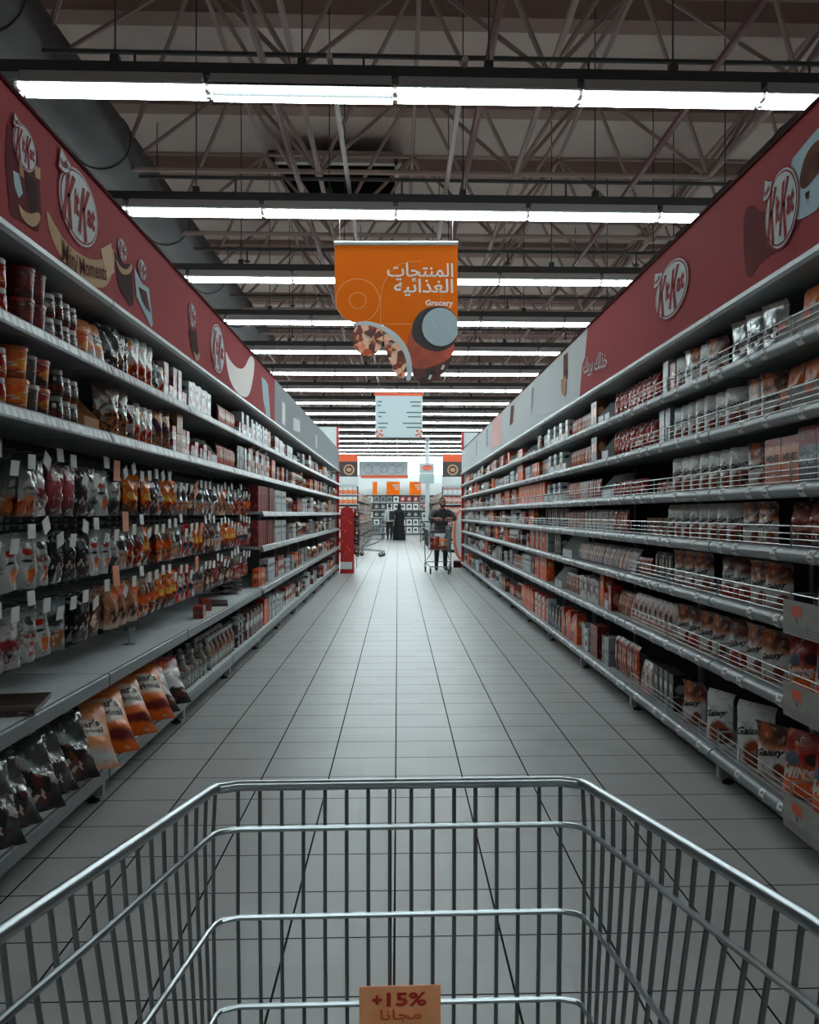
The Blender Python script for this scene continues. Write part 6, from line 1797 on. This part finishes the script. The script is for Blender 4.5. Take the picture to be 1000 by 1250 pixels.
# ------------------------------------------------------------------ the next pair of gondolas and the far end
def far_gondola(side, X, y0, y1, lab):
    s = SGN[side]
    root = thing('gondola_shelving', f'next gondola beyond the {lab}, with a cross-aisle between', 'shelving frame', (X, y0, 0), 0, 'gondola frames')
    a, c = sorted((s * 0.55, s * 0.60)); MB().box(a, c, 0.5, y1 - y0, 0, 2.3).build('back_panel', M_BACK, root, smooth=0)
    a, c = sorted((0, s * 1.2)); MB().box(a, c, 0.45, 0.50, 0, 2.3).build('end_panel', M_BACK, root, smooth=0)
    a, c = sorted((0, s * 0.55))
    for z in (0.15, 0.62, 1.05, 1.45, 1.85):
        MB().box(a, c, 0.5, y1 - y0, z - 0.05, z).build('shelf', M_STEEL, root, smooth=0)
    a, c = sorted((0, s * 1.2))
    for z in (0.15, 0.55, 0.95, 1.35, 1.70, 2.03):
        MB().box(a, c, 0.0, 0.45, z - 0.05, z).build('end_shelf', M_STEEL, root, smooth=0)
    MB().box(a, c, 0.02, 0.5, 2.34, 2.62).build('end_canopy', M_WHITE, root, smooth=0)
    # header sign
    sg = thing('header_sign', f'orange and black header sign with ring emblem beyond the {lab}', 'sign', (X, y0, 0), 0, 'header signs')
    MB().box(a, c, 0.05, 0.09, 3.14, 3.41).build('orange_panel', M_ORANGE2, sg, smooth=0)
    MB().box(a, c, 0.05, 0.09, 2.62, 3.14).build('black_panel', mat('sign_black', (44, 38, 36), 0.5), sg, smooth=0)
    b = MB()
    ex = s * (0.30 if side == 'L' else 0.35)
    for q in ring_poly(ex, 2.86, 0.19, 0.19, 0.055, 24):
        b.flat(lambda x, z, off: Vector((x, 0.05 - off, z)), q, 0.004)
    b.flat(lambda x, z, off: Vector((x, 0.05 - off, z)), arc(ex, 2.86, 0.09, 0.07, 0, 340, 14), 0.004)
    b.build('ring_emblem', mat('emblem_tan', (176, 130, 96), 0.5), sg, smooth=0)
    # goods on the end shelves
    em = {}
    for k, c_ in (('orange', [(0, (206, 96, 30)), (0.5, (220, 130, 60)), (0.6, W_), (1, W_)]), ('pale', [(0, (190, 196, 196)), (0.5, W_), (0.7, (176, 60, 44)), (1, W_)]), ('red', [(0, (150, 34, 30)), (0.5, (196, 180, 170)), (1, (170, 40, 36))])):
        em[k] = carton('carton', art('art_end_' + k, c_, 0.02), 0.15, 0.24, 0.12)
    n = 0
    for zi, z in enumerate((0.15, 0.55, 0.95, 1.35, 1.70, 2.03)):
        col = ('red', 'pale', 'red', 'pale', 'orange', 'orange')[zi] if side == 'L' else ('pale', 'red', 'red', 'red', 'red', 'pale')[zi]
        for k in range(7):
            x = X + s * (0.10 + 0.165 * k)
            o = link('carton', em[col], None, (x, y0 + 0.10, z + 0.001))
            tag(o, f'{ordinal(k + 1)} carton from the aisle on the {ordinal(zi + 1)} end shelf up, beyond the {lab}', 'carton', f'cartons on the end shelves beyond the {lab}')
    # goods along the aisle face
    cols = [(150, 60, 44), (176, 178, 176), (120, 84, 64), (196, 110, 60), (90, 92, 96)]
    em = [MB().box(-0.36, 0.36, -0.12, 0.12, 0, 0.28).mesh('shelf_case', art(f'art_case_{i}', [(0, c_), (0.5, (170, 160, 150)), (1, c_)], 0.2, wscale=9), smooth=0) for i, c_ in enumerate(cols)]
    rq = random.Random(8 if side == 'L' else 9)
    for zi, z in enumerate((0.15, 0.62, 1.05, 1.45, 1.85)):
        k = 0
        y = y0 + 1.0
        while y < y1 - 0.4:
            k += 1
            o = link('shelf_case', rq.choice(em), None, (X + s * 0.17, y, z + 0.001), math.pi / 2 * (-s))
            tag(o, f'{ordinal(k)} case along the {ordinal(zi + 1)} shelf up of the gondola beyond the {lab}', 'case', f'cases on the gondola beyond the {lab}')
            y += 1.1
far_gondola('L', -1.37, 30.0, 47.6, 'peg-hook gondola')
far_gondola('R', 1.55, 30.0, 47.0, 'wire-guard gondola')

# back wall fittings
YB = 56.2
P = lambda x, y: on_front(x, y, YB)
root = thing('wall_shelving', 'wide wall shelving across the far end of the shop', 'shelving', (0, 0, 0))
x0, x1 = P(440, 620)[0], P(545, 620)[0]
MB().box(x0, x1, YB + 0.5, YB + 0.55, 0, 2.55).build('back_panel', M_BACK, root, smooth=0)
zs = [0.12, 0.62, 1.12, 1.62, 2.10]
for z in zs:
    MB().box(x0, x1, YB, YB + 0.5, z - 0.06, z).build('shelf', M_STEEL, root, smooth=0)
em = {}
for k, c_, bl in (('white', W_, (60, 60, 64)), ('black', (40, 40, 42), (150, 152, 154)), ('red', (160, 34, 34), (196, 170, 164)), ('grey', (130, 134, 136), (50, 50, 52))):
    em[k] = carton('boxed_set', art('art_set_' + k, [(0, c_), (1, c_)], 0.02, [(0.5, 0.5, 0.3, 0.28, bl)]), 0.34, 0.36, 0.3)
rq = random.Random(12)
for zi, z in enumerate(zs):
    k = 0; x = x0 + 0.2
    while x < x1 - 0.1:
        k += 1
        key = rq.choice(['white', 'white', 'grey', 'black'])
        if x > 0.2 and zi == 4: key = 'red' if x < 1.2 else 'grey'
        if x > -0.3 and x < 1.6: key = {0: 'white', 1: 'white', 2: 'black', 3: 'white', 4: key}[zi]
        o = link('boxed_set', em[key], None, (x, YB + 0.2, z + 0.001))
        tag(o, f'{ordinal(k)} boxed set on the {ordinal(zi + 1)} shelf up of the far wall shelving', 'box', 'boxed sets on the far wall shelving')
        x += 0.42
a, c = P(432, 579), P(546, 556.5)
lb = MB().box(a[0], c[0], YB + 0.62, YB + 0.70, a[1], c[1]).build('lightbox', mat('lightbox_white', (240, 250, 252), 0.4, emit=1.6), smooth=0)
tag(lb, 'long glowing white lightbox high along the far wall behind the fruit frieze', 'lightbox')
b = MB()
a, c = P(438, 582), P(498, 563)
fr = MB().box(a[0], c[0], YB + 0.3, YB + 0.36, a[1], c[1]).build('wall_frieze', mat('frieze_grey', (176, 186, 190), 0.5), smooth=0)
tag(fr, 'pale frieze board with thin fruit outlines high on the far wall', 'sign')
b = MB()
zz = (a[1] + c[1]) / 2
for x, r in ((-1.9, 0.30), (-1.35, 0.36), (-0.9, 0.24), (-0.35, 0.34), (0.1, 0.28)):
    b.tube([Vector((p[0], YB + 0.29, p[1])) for p in arc(x, zz, r, r * 0.9, 0, 360, 18)], 0.014, 4)
    b.tube([(x, YB + 0.29, zz + r * 0.5), (x + 0.12, YB + 0.29, zz + r + 0.1)], 0.014, 4)
b.build('outline_print', mat('grey_ink', (88, 96, 100), 0.6), fr)
a, c = P(440.5, 583.5), P(498, 580)
o = MB().box(a[0], c[0], YB + 0.22, YB + 0.30, a[1], c[1]).build('wall_stripe', M_ORANGE2, smooth=0)
tag(o, 'long orange red strip under the fruit frieze on the far wall', 'sign')
for q, (xa, xb_) in enumerate(((455, 460.5), (472, 488), (500, 514))):
    a, c = P(xa, 604), P(xb_, 588)
    sg = MB().box(a[0], c[0], YB + 0.10, YB + 0.14, a[1], c[1]).build('wall_sign', M_ORANGE, smooth=0)
    tag(sg, ('narrow', 'middle square', 'square')[q] + (' orange sign above the far wall shelving, nearest the empty cart side', ' orange sign above the far wall shelving', ' orange sign above the far shelving, next to the hanging food sign')[q], 'sign', None)
    if q:
        b = MB()
        for k in range(3):
            w = (0.5, 0.4, 0.3)[k] * (c[0] - a[0])
            b.box(c[0] - 0.05 - w, c[0] - 0.05, YB + 0.094, YB + 0.101, c[1] - 0.25 - 0.13 * k, c[1] - 0.19 - 0.13 * k)
        b.build('small_print', M_WHITE, sg, smooth=0)
# hanging food sign near the column
Yh = 39.6
P = lambda x, y: on_front(x, y, Yh)
a, c = P(512, 590), P(530, 565.5)
sg = thing('hanging_sign', 'small hanging sign with a red food print in front of the pale column', 'sign')
MB().box(a[0], c[0], Yh, Yh + 0.03, a[1], c[1]).build('panel', mat('foodsign_grey', (150, 166, 168), 0.5), sg, smooth=0)
q = P(521.5, 571)
MB().flat(lambda x, z, off: Vector((x, Yh - off, z)), arc(q[0], q[1], 0.26, 0.13, 0, 350, 20), 0.004).build('food_print', mat('food_red', (170, 80, 60), 0.5, noise=0.4, nscale=8), sg, smooth=0)
q1, q2 = P(512, 578.5), P(530, 577)
MB().box(q1[0], q2[0], Yh - 0.012, Yh, q1[1], q2[1]).build('divider', M_WHITE, sg, smooth=0)
MB().tube([(1.32, Yh + 0.02, c[1]), (1.32, Yh + 0.02, ZC - 2.2)], 0.012, 4).build('wire', M_PALE, sg)
# promotional rack by the column
root = thing('promo_rack', 'dark promotional rack by the pale column near the far shelves', 'rack')
a, c = P(514.5, 640), P(538, 603)
for z in (0.12, 0.6, 1.08, 1.56, 2.0):
    MB().box(a[0], c[0], Yh + 1.4, Yh + 1.9, z - 0.04, z).build('shelf', M_STEEL, root, smooth=0)
for x in (a[0], c[0] - 0.03):
    MB().box(x, x + 0.03, Yh + 1.4, Yh + 1.9, 0, 2.1).build('side_panel', M_BACK, root, smooth=0)
for zi, z in enumerate((0.12, 0.6, 1.08, 1.56)):
    for k in range(4):
        o = link('boxed_set', em[('black', 'grey', 'white', 'red')[(zi + k) % 4]], None, (a[0] + 0.17 + 0.2 * k, Yh + 1.55, z + 0.001))
        o.scale = (0.5, 0.8, 0.9)
        tag(o, f'{ordinal(k + 1)} box on the {ordinal(zi + 1)} shelf up of the dark promotional rack', 'box', 'boxes on the promotional rack')
